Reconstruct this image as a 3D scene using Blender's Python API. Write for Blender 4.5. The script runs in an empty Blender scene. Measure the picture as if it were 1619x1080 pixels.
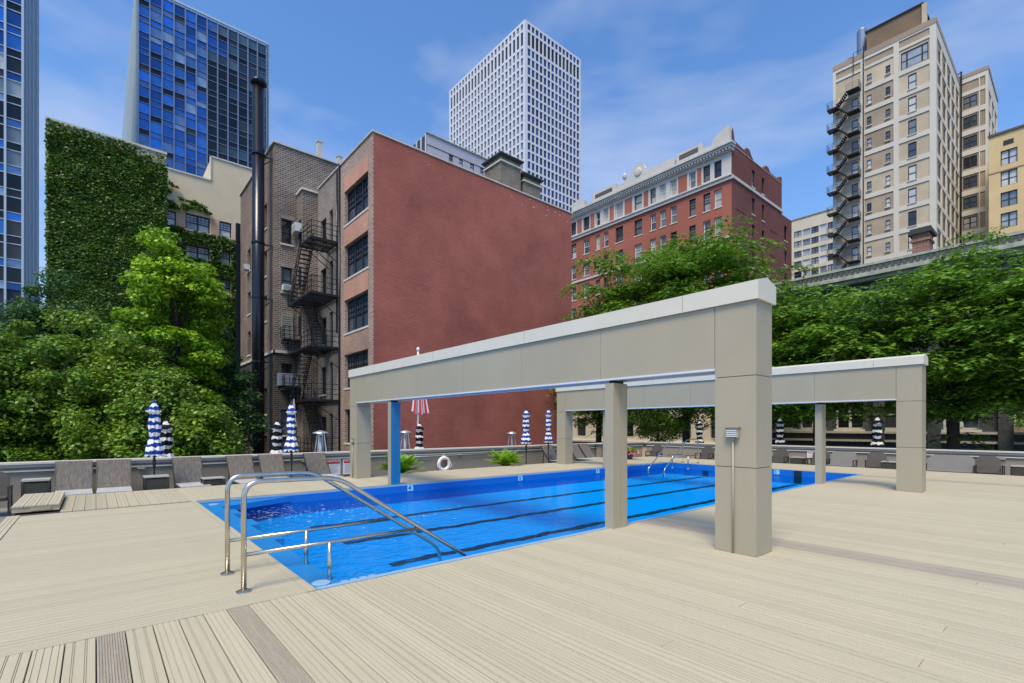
import bpy, math, random
import numpy as np
from mathutils import Vector, Matrix
R=math.radians; PI=math.pi
S=bpy.context.scene
COL=S.collection
# ---------------------------------------------------------------- camera
# world frame: x runs along the pool, y across it, deck surface is z = 0
cam_d=bpy.data.cameras.new('camera'); cam=bpy.data.objects.new('camera',cam_d); COL.objects.link(cam)
cam_d.sensor_width=36; cam_d.lens=17.21; cam_d.shift_y=0.0834; cam_d.clip_start=.05; cam_d.clip_end=3000
cam.location=(0,0,1.5); cam.rotation_euler=(R(90),0,R(-40.43)); S.camera=cam
# ---------------------------------------------------------------- sky, sun, exposure
SUN_AZ=Vector((-0.86,-0.50)); SUN_EL=R(60)
W=bpy.data.worlds.new('World'); S.world=W; W.use_nodes=True
nt=W.node_tree; nt.nodes.clear()
def N(nt,t,**k):
    n=nt.nodes.new(t)
    for a,b in k.items(): setattr(n,a,b)
    return n
out=N(nt,'ShaderNodeOutputWorld'); bg=N(nt,'ShaderNodeBackground'); bg.inputs[1].default_value=.125
sky=N(nt,'ShaderNodeTexSky'); sky.sky_type='NISHITA'; sky.sun_disc=False; sky.sun_elevation=SUN_EL
sky.sun_rotation=math.atan2(SUN_AZ.x,SUN_AZ.y); sky.air_density=1.0; sky.dust_density=.6; sky.ozone_density=1.6
tc=N(nt,'ShaderNodeTexCoord'); mp=N(nt,'ShaderNodeMapping'); mp.inputs['Scale'].default_value=(1,1,2.6); mp.inputs['Location'].default_value=(.2,9.4,4)
ns=N(nt,'ShaderNodeTexNoise'); ns.inputs['Scale'].default_value=1.7; ns.inputs['Detail'].default_value=4.5; ns.inputs['Roughness'].default_value=.58; ns.inputs['Distortion'].default_value=.2
cr=N(nt,'ShaderNodeValToRGB'); cr.color_ramp.elements[0].position=.47; cr.color_ramp.elements[1].position=.78
cr.color_ramp.elements[0].color=(0,0,0,1); cr.color_ramp.elements[1].color=(.75,.75,.75,1)
# paler towards the horizon
sep=N(nt,'ShaderNodeSeparateXYZ'); hz=N(nt,'ShaderNodeMapRange'); hz.inputs['From Min'].default_value=.0; hz.inputs['From Max'].default_value=.55
hz.inputs['To Min'].default_value=.50; hz.inputs['To Max'].default_value=.0; hz.clamp=True
mx0=N(nt,'ShaderNodeMix',data_type='RGBA'); mx=N(nt,'ShaderNodeMix',data_type='RGBA')
hc=(1.75,2.75,4.6,1); cc=(3.9,4.3,5.2,1)
tint=N(nt,'ShaderNodeMix',data_type='RGBA',blend_type='MULTIPLY'); tint.inputs[0].default_value=1; tint.inputs[7].default_value=(.74,1.05,1.36,1)
L=nt.links.new
L(tc.outputs['Generated'],mp.inputs[0]); L(mp.outputs[0],ns.inputs[0]); L(ns.outputs[0],cr.inputs[0])
L(tc.outputs['Generated'],sep.inputs[0]); L(sep.outputs[2],hz.inputs[0])
L(sky.outputs[0],tint.inputs[6])
L(hz.outputs[0],mx0.inputs[0]); L(tint.outputs[2],mx0.inputs[6]); mx0.inputs[7].default_value=hc
L(cr.outputs[0],mx.inputs[0]); L(mx0.outputs[2],mx.inputs[6]); mx.inputs[7].default_value=cc
L(mx.outputs[2],bg.inputs[0]); L(bg.outputs[0],out.inputs[0])
sd=bpy.data.lights.new('sun','SUN'); sd.energy=2.9; sd.angle=R(24); sd.color=(1,.84,.60)
so=bpy.data.objects.new('sun',sd); COL.objects.link(so)
sv=Vector((SUN_AZ.x*math.cos(SUN_EL),SUN_AZ.y*math.cos(SUN_EL),math.sin(SUN_EL)))
so.rotation_euler=sv.to_track_quat('Z','Y').to_euler(); so.location=(-20,-20,60)
S.view_settings.view_transform='Standard'; S.view_settings.look='None'; S.view_settings.exposure=0.50; S.view_settings.gamma=1
S.view_settings.use_curve_mapping=False
S.cycles.max_bounces=8; S.cycles.transparent_max_bounces=12; S.cycles.use_denoising=True
# ---------------------------------------------------------------- materials
M={}
def mat(name,col,rough=.6,metal=0,var=0,vscale=3,bump=0,bscale=40,spec=.5,orand=0,col2=None,stretch=(1,1,1),coord='Object',island=0,trans=0,detail=5):
    m=bpy.data.materials.new(name); m.use_nodes=True; t=m.node_tree; b=t.nodes['Principled BSDF']; lk=t.links.new
    b.inputs['Roughness'].default_value=rough; b.inputs['Metallic'].default_value=metal; b.inputs['Specular IOR Level'].default_value=spec
    c=(*col,1); b.inputs['Base Color'].default_value=c
    cur=None
    if var or col2 or bump:
        if coord=='World':
            g=N(t,'ShaderNodeNewGeometry'); src=g.outputs['Position']
        else:
            g=N(t,'ShaderNodeTexCoord'); src=g.outputs['Object']
        mpn=N(t,'ShaderNodeMapping'); mpn.inputs['Scale'].default_value=stretch; lk(src,mpn.inputs[0])
    if var or col2:
        n=N(t,'ShaderNodeTexNoise'); n.inputs['Scale'].default_value=vscale; n.inputs['Detail'].default_value=detail; n.inputs['Roughness'].default_value=.6
        lk(mpn.outputs[0],n.inputs[0])
        r=N(t,'ShaderNodeValToRGB'); r.color_ramp.elements[0].position=.32; r.color_ramp.elements[1].position=.68
        if col2: r.color_ramp.elements[0].color=c; r.color_ramp.elements[1].color=(*col2,1)
        else:
            r.color_ramp.elements[0].color=tuple(x*(1-var) for x in col)+(1,); r.color_ramp.elements[1].color=tuple(min(1,x*(1+var)) for x in col)+(1,)
        lk(n.outputs[0],r.inputs[0]); cur=r.outputs[0]
    if orand or island:
        if island: g2=N(t,'ShaderNodeNewGeometry'); rs=g2.outputs['Random Per Island']; amt=island
        else: g2=N(t,'ShaderNodeObjectInfo'); rs=g2.outputs['Random']; amt=orand
        mr=N(t,'ShaderNodeMapRange'); mr.inputs['To Min'].default_value=1-amt; mr.inputs['To Max'].default_value=1+amt; lk(rs,mr.inputs[0])
        mm=N(t,'ShaderNodeVectorMath',operation='SCALE'); lk(mr.outputs[0],mm.inputs['Scale'])
        if cur: lk(cur,mm.inputs[0])
        else: mm.inputs[0].default_value=col
        cur=mm.outputs[0]
    if cur: lk(cur,b.inputs['Base Color'])
    if bump:
        n2=N(t,'ShaderNodeTexNoise'); n2.inputs['Scale'].default_value=bscale; n2.inputs['Detail'].default_value=4; lk(mpn.outputs[0],n2.inputs[0])
        bp=N(t,'ShaderNodeBump'); bp.inputs['Strength'].default_value=bump; bp.inputs['Distance'].default_value=.02; lk(n2.outputs[0],bp.inputs['Height']); lk(bp.outputs[0],b.inputs['Normal'])
    if trans:
        tr=N(t,'ShaderNodeBsdfTranslucent'); ms=N(t,'ShaderNodeMixShader'); ms.inputs[0].default_value=trans
        if cur: lk(cur,tr.inputs[0])
        else: tr.inputs[0].default_value=c
        o=[x for x in t.nodes if x.type=='OUTPUT_MATERIAL'][0]; lk(b.outputs[0],ms.inputs[1]); lk(tr.outputs[0],ms.inputs[2]); lk(ms.outputs[0],o.inputs[0])
    M[name]=m; return m
def brick(name,c1,c2,mortar,bw=.22,bh=.075,ms=.012,grime=.35,gscale=.35,bump=.5,patch=None):
    m=bpy.data.materials.new(name); m.use_nodes=True; t=m.node_tree; b=t.nodes['Principled BSDF']; lk=t.links.new
    b.inputs['Roughness'].default_value=.9; b.inputs['Specular IOR Level'].default_value=.2
    g=N(t,'ShaderNodeNewGeometry'); sp=N(t,'ShaderNodeSeparateXYZ'); lk(g.outputs['Position'],sp.inputs[0])
    ad=N(t,'ShaderNodeMath',operation='ADD'); lk(sp.outputs[0],ad.inputs[0]); lk(sp.outputs[1],ad.inputs[1])
    cb=N(t,'ShaderNodeCombineXYZ'); lk(ad.outputs[0],cb.inputs[0]); lk(sp.outputs[2],cb.inputs[1])
    br=N(t,'ShaderNodeTexBrick'); br.inputs['Scale'].default_value=1; br.inputs['Brick Width'].default_value=bw; br.inputs['Row Height'].default_value=bh
    br.inputs['Mortar Size'].default_value=ms; br.inputs['Color1'].default_value=(*c1,1); br.inputs['Color2'].default_value=(*c2,1); br.inputs['Mortar'].default_value=(*mortar,1)
    br.inputs['Mortar Smooth'].default_value=.3
    lk(cb.outputs[0],br.inputs[0])
    n=N(t,'ShaderNodeTexNoise'); n.inputs['Scale'].default_value=gscale; n.inputs['Detail'].default_value=8; n.inputs['Roughness'].default_value=.65; lk(g.outputs['Position'],n.inputs[0])
    r=N(t,'ShaderNodeValToRGB'); r.color_ramp.elements[0].position=.3; r.color_ramp.elements[1].position=.7
    r.color_ramp.elements[0].color=(1-grime,1-grime,1-grime,1); r.color_ramp.elements[1].color=(1+grime*.6,)*3+(1,)
    lk(n.outputs[0],r.inputs[0])
    mu=N(t,'ShaderNodeMix',data_type='RGBA',blend_type='MULTIPLY'); mu.inputs[0].default_value=1; lk(br.outputs[0],mu.inputs[6]); lk(r.outputs[0],mu.inputs[7])
    lk(mu.outputs[2],b.inputs['Base Color'])
    if bump:
        bp=N(t,'ShaderNodeBump'); bp.inputs['Strength'].default_value=bump; bp.inputs['Distance'].default_value=.01; bp.invert=True
        lk(br.outputs[1],bp.inputs['Height']); lk(bp.outputs[0],b.inputs['Normal'])
    M[name]=m; return m
def glassmat(name,cols,rough=.06,spec=.8,metal=0,tilt=.03):
    "opaque reflecting pane, each pane its own tone (what stands behind it: blind, curtain, dark room)"
    m=bpy.data.materials.new(name); m.use_nodes=True; t=m.node_tree; b=t.nodes['Principled BSDF']; lk=t.links.new
    b.inputs['Roughness'].default_value=rough; b.inputs['Specular IOR Level'].default_value=spec; b.inputs['Metallic'].default_value=metal
    o=N(t,'ShaderNodeObjectInfo'); r=N(t,'ShaderNodeValToRGB'); r.color_ramp.interpolation='CONSTANT'
    n=len(cols)
    while len(r.color_ramp.elements)<n: r.color_ramp.elements.new(.5)
    for i,c in enumerate(cols): r.color_ramp.elements[i].position=i/n; r.color_ramp.elements[i].color=(*c,1)
    lk(o.outputs['Random'],r.inputs[0])
    tcn=N(t,'ShaderNodeTexCoord'); nz=N(t,'ShaderNodeTexNoise'); nz.inputs['Scale'].default_value=1.3; nz.inputs['Detail'].default_value=3
    lk(tcn.outputs['Object'],nz.inputs[0])
    mr=N(t,'ShaderNodeMapRange'); mr.inputs['To Min'].default_value=.55; mr.inputs['To Max'].default_value=1.45; lk(nz.outputs[0],mr.inputs[0])
    sc=N(t,'ShaderNodeVectorMath',operation='SCALE'); lk(r.outputs[0],sc.inputs[0]); lk(mr.outputs[0],sc.inputs['Scale'])
    lk(sc.outputs[0],b.inputs['Base Color'])
    bp=N(t,'ShaderNodeBump'); bp.inputs['Strength'].default_value=tilt*10; bp.inputs['Distance'].default_value=.02; lk(nz.outputs[0],bp.inputs['Height']); lk(bp.outputs[0],b.inputs['Normal'])
    M[name]=m; return m
# deck and podium
mat('board',(.475,.435,.315),.6,var=.05,vscale=5,stretch=(9,.35,1),bump=.12,bscale=60,orand=.045)
mat('board_brown',(.38,.34,.27),.6,var=.14,vscale=5,stretch=(9,.35,1),bump=.3,bscale=60,orand=.05)
mat('gap',(.05,.045,.04),.9)
mat('step_wood',(.50,.42,.26),.6,var=.2,vscale=6,stretch=(1,8,8))
mat('terrace',(.22,.215,.20),.85,var=.15,vscale=1.2,bump=.3)
mat('street',(.06,.06,.062),.9,var=.2,vscale=.3,bump=.2)
mat('sidewalk',(.30,.29,.27),.9,var=.1,vscale=.6)
mat('render_grey',(.28,.25,.20),.75,var=.05,vscale=1.2,bump=.15,bscale=120)
mat('cap_white',(.63,.605,.52),.5,var=.03,vscale=2)
mat('cap_band',(.42,.39,.37),.5)
# pergola
mat('panel',(.375,.335,.245),.42,var=.035,vscale=1.3,stretch=(1,1,.7),bump=.06,bscale=200,orand=.02)
mat('post_tan',(.41,.355,.245),.4,var=.04,vscale=2)
mat('post_blue',(.01,.17,.36),.35,var=.05,vscale=1.5)
mat('joint',(.07,.065,.06),.8)
mat('soffit',(.62,.66,.72),.35)
mat('grey_metal',(.36,.33,.26),.5)
# pool
mat('vinyl_wall_shaded',(.0,.13,.50),.5,var=.05,vscale=.8)  # same liner as the floor, darkened: shade on the walls put into the colour
mat('foam_glint',(.8,.9,.95),.4)
mat('vinyl',(.0,.285,.80),.6,var=.06,vscale=.8)
mat('coping',(.01,.22,.58),.35,var=.10,vscale=2)
mat('coping_pale',(.25,.42,.60),.4)
mat('white_plastic',(.75,.76,.76),.4)
mat('lane_black',(.008,.012,.03),.5)
mat('tile_blue',(.30,.62,.82),.3)
mat('print_black',(.01,.01,.012),.6)
mat('steel',(.62,.57,.48),.25,metal=1,var=.12,vscale=8,stretch=(1,1,1))
# furniture
mat('sling',(.135,.122,.106),.8,var=.38,vscale=9,stretch=(4,.7,.7),bump=.4,bscale=150)
mat('sling_light',(.42,.42,.41),.8,var=.12,vscale=6)
mat('loveseat',(.20,.195,.18),.75,var=.05,vscale=3,bump=.2,bscale=160)
mat('chair_dark',(.075,.066,.060),.75,var=.12,vscale=5)
mat('frame_dark',(.035,.032,.03),.45)
mat('wicker',(.085,.08,.06),.7,var=.25,vscale=4,stretch=(1,1,22),bump=.5,bscale=60)
mat('table_top',(.42,.41,.38),.45)
mat('black_metal',(.012,.012,.014),.45)
mat('cast_black',(.02,.02,.022),.4,metal=.4)
mat('heater_steel',(.60,.60,.60),.35,metal=.7)
mat('white_paint',(.80,.80,.78),.4)
mat('ring_white',(.80,.80,.79),.5)
mat('red_print',(.42,.012,.02),.5)
mat('sign_white',(.80,.81,.84),.4)
mat('sign_grey',(.45,.46,.50),.5)
mat('flag_red',(.55,.03,.05),.7); mat('flag_white',(.82,.80,.80),.7); mat('flag_blue',(.02,.03,.15),.7)
mat('pot',(.05,.048,.045),.5)
# foliage
def leafmat(n,c1,c2,isl=.5): mat(n,c1,.36,col2=c2,vscale=.55,coord='World',island=isl,trans=.30,spec=.3)
leafmat('leaf_pear',(.09,.19,.025),(.21,.34,.03)); leafmat('leaf_bright',(.18,.36,.02),(.32,.50,.03)); leafmat('leaf_dark',(.045,.115,.035),(.09,.19,.045))
leafmat('leaf_locust',(.09,.215,.025),(.21,.38,.035)); leafmat('leaf_ivy',(.040,.105,.010),(.080,.17,.012),.3); leafmat('leaf_palm',(.20,.42,.02),(.34,.58,.03),.3)
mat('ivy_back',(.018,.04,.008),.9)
mat('bark',(.045,.036,.028),.9,var=.3,vscale=6,bump=.6,bscale=20)
mat('petal',(.75,.18,.30),.6,island=.3)
# buildings
brick('red_paint',(.41,.140,.108),(.375,.126,.097),(.34,.115,.09),bw=.42,bh=.15,ms=.02,grime=.26,gscale=.30,bump=.45)
mat('paint_chip',(.62,.50,.46),.9)
brick('brick_red',(.40,.25,.19),(.30,.18,.14),(.42,.35,.29))
brick('brick_pale',(.36,.25,.20),(.25,.17,.135),(.50,.42,.37),bw=.34,bh=.14,ms=.024,grime=.2)
brick('brick_salmon',(.60,.31,.22),(.52,.26,.185),(.52,.32,.25),grime=.2,bump=.2)
brick('brick_grey',(.27,.23,.195),(.19,.16,.135),(.42,.38,.34),bw=.36,bh=.15,ms=.022,grime=.3)
brick('brick_dark',(.20,.15,.12),(.11,.085,.07),(.40,.36,.32),bw=.36,bh=.15,ms=.024,grime=.4)
brick('brick_umber',(.25,.185,.145),(.17,.125,.10),(.33,.28,.24),bw=.36,bh=.15,ms=.02,grime=.35)
brick('brick_low_shaded',(.07,.06,.054),(.035,.031,.028),(.15,.135,.12),bw=.36,bh=.15,ms=.022,grime=.3)  # darker paint below the belt course, with deep shade added to the colour
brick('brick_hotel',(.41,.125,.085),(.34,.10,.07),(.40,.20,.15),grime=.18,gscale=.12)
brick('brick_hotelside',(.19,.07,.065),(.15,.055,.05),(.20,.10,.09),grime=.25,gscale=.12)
brick('brick_chim',(.22,.19,.155),(.16,.14,.115),(.30,.27,.23),bw=.3,bh=.12,ms=.02)
brick('brick_chim_red',(.30,.15,.11),(.22,.11,.085),(.32,.22,.18),bw=.3,bh=.12,ms=.02)
mat('stone_white',(.54,.53,.50),.7,var=.08,vscale=.5,coord='World')
mat('stone_trim',(.56,.53,.46),.8,var=.12,vscale=2)
mat('sill',(.62,.58,.50),.8,var=.1,vscale=3)
mat('beige_wall',(.66,.56,.38),.85,var=.08,vscale=.35,coord='World',bump=.2,bscale=5)
mat('beige_pier',(.58,.38,.24),.85,var=.1,vscale=.5,coord='World')
mat('tower_frame',(.63,.60,.52),.8,var=.05,vscale=.3,coord='World')
mat('tower_infill',(.36,.29,.21),.85,var=.16,vscale=.4,coord='World',orand=.10)
mat('tower_infill_pale',(.52,.44,.32),.85,var=.12,vscale=.35,coord='World',orand=.08)
mat('tower_cap',(.36,.275,.21),.85,var=.08,vscale=.5,coord='World')
mat('penthouse',(.19,.135,.085),.85,var=.15,vscale=.4,coord='World')
mat('yellow_wall',(.66,.51,.28),.85,var=.07,vscale=.3,coord='World')
mat('cream',(.66,.59,.46),.85,var=.06,vscale=.3,coord='World')
mat('white_grid',(.68,.70,.75),.5,var=.02,vscale=.2,coord='World')
mat('mauve_wall',(.47,.46,.52),.6,var=.03,vscale=.3,coord='World')
mat('mullion',(.20,.26,.38),.4,metal=.3)
mat('mullion_pale',(.50,.58,.62),.4,metal=.3)
mat('side_blue',(.13,.19,.33),.4,var=.1,vscale=.2,coord='World')
mat('teal_panel',(.30,.40,.42),.4,var=.1,vscale=.3,coord='World')
mat('dark_slate',(.075,.088,.095),.8,var=.3,vscale=5,coord='World',bump=.5,bscale=8)
mat('copper_green',(.36,.39,.33),.7,var=.25,vscale=2.5,coord='World')
mat('slate_blue',(.03,.038,.065),.6,var=.2,vscale=1,coord='World')
mat('roof_dark',(.05,.05,.055),.9)
mat('frame_black',(.016,.017,.02),.5)
mat('frame_brown',(.10,.085,.075),.6)
mat('frame_white',(.66,.67,.66),.5)
mat('pipe_black',(.02,.022,.03),.25,metal=.6,spec=.8)
mat('ac_white',(.62,.64,.66),.5); mat('ac_blue',(.22,.28,.38),.5); mat('shutter',(.30,.32,.28),.7)
glassmat('pane_dark',[(.02,.024,.03),(.03,.034,.042),(.05,.055,.065),(.012,.014,.018),(.16,.17,.18),(.03,.05,.09)])
glassmat('pane_mixed',[(.05,.07,.10),(.30,.31,.31),(.05,.06,.07),(.42,.42,.40),(.14,.15,.16),(.02,.02,.025),(.50,.50,.48),(.09,.10,.11)])
glassmat('pane_pale',[(.50,.53,.55),(.34,.38,.42),(.60,.61,.60),(.18,.21,.25)])
glassmat('pane_blue',[(.03,.16,.45),(.02,.12,.40),(.04,.20,.58),(.08,.17,.36),(.012,.07,.24),(.03,.20,.66),(.34,.42,.52),(.02,.12,.38),(.16,.25,.42)],spec=.8,metal=.45,rough=.04)
glassmat('pane_window',[(.03,.05,.09),(.05,.08,.12),(.10,.11,.11),(.20,.20,.17)],spec=1.0)
glassmat('pane_black',[(.006,.008,.012),(.01,.012,.018),(.02,.024,.03),(.012,.012,.014),(.05,.055,.06)],spec=.4)
glassmat('pane_teal',[(.04,.09,.12),(.02,.04,.06),(.08,.13,.15),(.015,.02,.03),(.03,.06,.08)])
glassmat('pane_grid',[(.02,.035,.12),(.03,.05,.17),(.012,.02,.07),(.04,.08,.24),(.02,.03,.10)],metal=.2)
glassmat('pane_gridl',[(.16,.18,.22),(.22,.24,.28),(.10,.11,.14),(.30,.32,.36),(.05,.055,.07)])
# stripes printed on the umbrella cloth (local height)
def stripe(name,ca,cb,per,ph):
    m=bpy.data.materials.new(name); m.use_nodes=True; t=m.node_tree; b=t.nodes['Principled BSDF']; lk=t.links.new
    b.inputs['Roughness'].default_value=.85; b.inputs['Specular IOR Level'].default_value=.15
    tcn=N(t,'ShaderNodeTexCoord'); sp=N(t,'ShaderNodeSeparateXYZ'); lk(tcn.outputs['Object'],sp.inputs[0])
    nz=N(t,'ShaderNodeTexNoise'); nz.inputs['Scale'].default_value=9; nz.inputs['Detail'].default_value=2; lk(tcn.outputs['Object'],nz.inputs[0])
    a=N(t,'ShaderNodeMath',operation='MULTIPLY_ADD'); lk(nz.outputs[0],a.inputs[0]); a.inputs[1].default_value=.14; lk(sp.outputs[2],a.inputs[2])
    d=N(t,'ShaderNodeMath',operation='DIVIDE'); lk(a.outputs[0],d.inputs[0]); d.inputs[1].default_value=per
    f=N(t,'ShaderNodeMath',operation='FRACT'); lk(d.outputs[0],f.inputs[0])
    g=N(t,'ShaderNodeMath',operation='GREATER_THAN'); lk(f.outputs[0],g.inputs[0]); g.inputs[1].default_value=ph
    mi=N(t,'ShaderNodeMix',data_type='RGBA'); lk(g.outputs[0],mi.inputs[0]); mi.inputs[6].default_value=(*ca,1); mi.inputs[7].default_value=(*cb,1)
    lk(mi.outputs[2],b.inputs['Base Color']); M[name]=m
stripe('stripe_blue',(.010,.05,.28),(.82,.82,.84),.185,.52)
stripe('stripe_black',(.010,.010,.012),(.74,.74,.72),.25,.58)
# water surface: see-through sheet with a rippled shine
def watermat():
    m=bpy.data.materials.new('water'); m.use_nodes=True; t=m.node_tree; lk=t.links.new; t.nodes.clear()
    o=N(t,'ShaderNodeOutputMaterial'); ms=N(t,'ShaderNodeMixShader'); tr=N(t,'ShaderNodeBsdfTransparent'); gl=N(t,'ShaderNodeBsdfGlossy')
    tr.inputs[0].default_value=(.2,.97,1,1); gl.inputs['Roughness'].default_value=.04
    fr=N(t,'ShaderNodeFresnel'); fr.inputs[0].default_value=1.33
    mu=N(t,'ShaderNodeMath',operation='MULTIPLY'); lk(fr.outputs[0],mu.inputs[0]); lk(mu.outputs[0],ms.inputs[0])
    g=N(t,'ShaderNodeNewGeometry'); mpn=N(t,'ShaderNodeMapping'); mpn.inputs['Scale'].default_value=(1,1.7,1); lk(g.outputs['Position'],mpn.inputs[0])
    n1=N(t,'ShaderNodeTexNoise'); n1.inputs['Scale'].default_value=3.6; n1.inputs['Detail'].default_value=3; n1.inputs['Distortion'].default_value=.8; lk(mpn.outputs[0],n1.inputs[0])
    # rougher water at the near-left corner where the return jet stirs it
    sp=N(t,'ShaderNodeSeparateXYZ'); lk(g.outputs['Position'],sp.inputs[0]); mr=N(t,'ShaderNodeMapRange'); lk(sp.outputs[0],mr.inputs[0])
    mr.inputs['From Min'].default_value=2; mr.inputs['From Max'].default_value=8.5; mr.inputs['To Min'].default_value=.9; mr.inputs['To Max'].default_value=.10
    bp=N(t,'ShaderNodeBump'); bp.inputs['Distance'].default_value=.075; lk(mr.outputs[0],bp.inputs['Strength']); lk(n1.outputs[0],bp.inputs['Height'])
    mr2=N(t,'ShaderNodeMapRange'); lk(sp.outputs[0],mr2.inputs[0]); mr2.inputs['From Min'].default_value=2; mr2.inputs['From Max'].default_value=9; mr2.inputs['To Min'].default_value=.9; mr2.inputs['To Max'].default_value=.30; lk(mr2.outputs[0],mu.inputs[1])
    lk(bp.outputs[0],gl.inputs['Normal']); lk(bp.outputs[0],fr.inputs['Normal'])
    lk(tr.outputs[0],ms.inputs[1]); lk(gl.outputs[0],ms.inputs[2]); lk(ms.outputs[0],o.inputs[0]); M['water']=m
watermat()
# ---------------------------------------------------------------- mesh helpers
class MB:
    def __init__(s): s.v=[]; s.f=[]
    def box(s,x0,x1,y0,y1,z0,z1):
        n=len(s.v); s.v+=[(x0,y0,z0),(x1,y0,z0),(x1,y1,z0),(x0,y1,z0),(x0,y0,z1),(x1,y0,z1),(x1,y1,z1),(x0,y1,z1)]
        s.f+=[(n,n+3,n+2,n+1),(n+4,n+5,n+6,n+7),(n,n+1,n+5,n+4),(n+1,n+2,n+6,n+5),(n+2,n+3,n+7,n+6),(n+3,n,n+4,n+7)]; return s
    def cbox(s,c,d): return s.box(c[0]-d[0]/2,c[0]+d[0]/2,c[1]-d[1]/2,c[1]+d[1]/2,c[2]-d[2]/2,c[2]+d[2]/2)
    def quad(s,a,b,c,d): n=len(s.v); s.v+=[tuple(a),tuple(b),tuple(c),tuple(d)]; s.f.append((n,n+1,n+2,n+3)); return s
    def bar(s,a,b,w,h,up=(0,0,1)):
        "rectangular bar from a to b"
        a=Vector(a); b=Vector(b); d=(b-a).normalized(); up=Vector(up)
        if abs(d.dot(up))>.98: up=Vector((1,0,0))
        x=d.cross(up).normalized(); z=x.cross(d).normalized(); n=len(s.v)
        for q in (a,b):
            for i,j in ((-1,-1),(1,-1),(1,1),(-1,1)): s.v.append(tuple(q+x*i*w/2+z*j*h/2))
        s.f+=[(n,n+1,n+2,n+3),(n+7,n+6,n+5,n+4)]+[(n+i,n+4+i,n+4+(i+1)%4,n+(i+1)%4) for i in range(4)]; return s
    def tube(s,pts,r,k=8,cap=True):
        pts=[Vector(p) for p in pts]; rs=r if isinstance(r,(list,tuple)) else [r]*len(pts); n0=len(s.v); prev=None
        for i,p in enumerate(pts):
            d=(pts[min(i+1,len(pts)-1)]-pts[max(i-1,0)]).normalized()
            if prev is None:
                up=Vector((0,0,1)) if abs(d.z)<.9 else Vector((1,0,0)); x=d.cross(up).normalized()
            else: x=(prev-d*prev.dot(d)).normalized()
            prev=x; y=d.cross(x)
            for j in range(k):
                a=2*PI*j/k; s.v.append(tuple(p+(x*math.cos(a)+y*math.sin(a))*rs[i]))
        for i in range(len(pts)-1):
            for j in range(k):
                a=n0+i*k+j; b=n0+i*k+(j+1)%k; s.f.append((a,b,b+k,a+k))
        if cap: s.f.append(tuple(n0+j for j in range(k))[::-1]); s.f.append(tuple(n0+(len(pts)-1)*k+j for j in range(k)))
        return s
    def lathe(s,prof,k=16,c=(0,0)):
        n0=len(s.v)
        for r,z in prof:
            for j in range(k): a=2*PI*j/k; s.v.append((c[0]+r*math.cos(a),c[1]+r*math.sin(a),z))
        for i in range(len(prof)-1):
            for j in range(k):
                a=n0+i*k+j; b=n0+i*k+(j+1)%k; s.f.append((a,b,b+k,a+k))
        s.f.append(tuple(n0+j for j in range(k))[::-1]); s.f.append(tuple(n0+(len(prof)-1)*k+j for j in range(k))); return s
    def prism(s,poly,axis,a0,a1):
        "poly in the plane across axis ('x': (y,z), 'y': (x,z), 'z': (x,y))"
        n=len(s.v); k=len(poly)
        for a in (a0,a1):
            for u,v in poly: s.v.append({'x':(a,u,v),'y':(u,a,v),'z':(u,v,a)}[axis])
        s.f.append(tuple(range(n,n+k))); s.f.append(tuple(range(n+k,n+2*k))[::-1])
        for i in range(k): j=(i+1)%k; s.f.append((n+i,n+k+i,n+k+j,n+j))
        return s
    def mesh(s,name,m,smooth=False):
        me=bpy.data.meshes.new(name); me.from_pydata(s.v,[],s.f)
        if m: me.materials.append(M[m])
        if smooth: me.polygons.foreach_set('use_smooth',[True]*len(me.polygons))
        me.update(); return me
def fixn(me):
    import bmesh
    b=bmesh.new(); b.from_mesh(me); bmesh.ops.recalc_face_normals(b,faces=b.faces); b.to_mesh(me); b.free(); return me
def put(name,me,parent=None,loc=(0,0,0),rz=0,label=None,kind=None):
    o=bpy.data.objects.new(name,me); COL.objects.link(o)
    if parent: o.parent=parent
    o.location=loc; o.rotation_euler=(0,0,rz)
    if label: o['label']=label
    if kind: o['kind']=kind
    return o
def part(name,mb,m,parent,label=None,smooth=False,kind=None,off=None):
    "mb in world coordinates; parent is an Empty at off (no rotation)"
    me=fixn(mb.mesh(name,m,smooth))
    if off is None and parent is not None:
        off=parent.location if parent.parent is None else Vector((0,0,0))
    o=put(name,me,parent,(0,0,0),0,label,kind)
    if off is not None and parent is not None: o.location=-Vector(off)
    return o
def thing(name,label,cat,loc=(0,0,0),rz=0,group=None):
    o=bpy.data.objects.new(name,None); COL.objects.link(o); o.location=loc; o.rotation_euler=(0,0,rz); o.empty_display_size=.2
    o['label']=label; o['category']=cat
    if group: o['group']=group
    return o
def solo(o,label,cat,group=None):
    o['label']=label; o['category']=cat
    if group: o['group']=group
    return o
def struct(name,mb,m,smooth=False):
    o=put(name,fixn(mb.mesh(name,m,smooth)) if isinstance(mb,MB) else mb); o['kind']='structure'; return o
def copytree(o,parent=None):
    c=o.copy(); COL.objects.link(c)
    if parent: c.parent=parent
    for ch in list(o.children): copytree(ch,c)
    return c
def dup(o,loc,rz=None,label=None,group=None,scale=None):
    c=copytree(o); c.location=loc
    if rz is not None: c.rotation_euler=(0,0,rz)
    if label: c['label']=label
    if group: c['group']=group
    if scale is not None: c.scale=(scale,)*3 if not isinstance(scale,tuple) else scale
    return c
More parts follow.
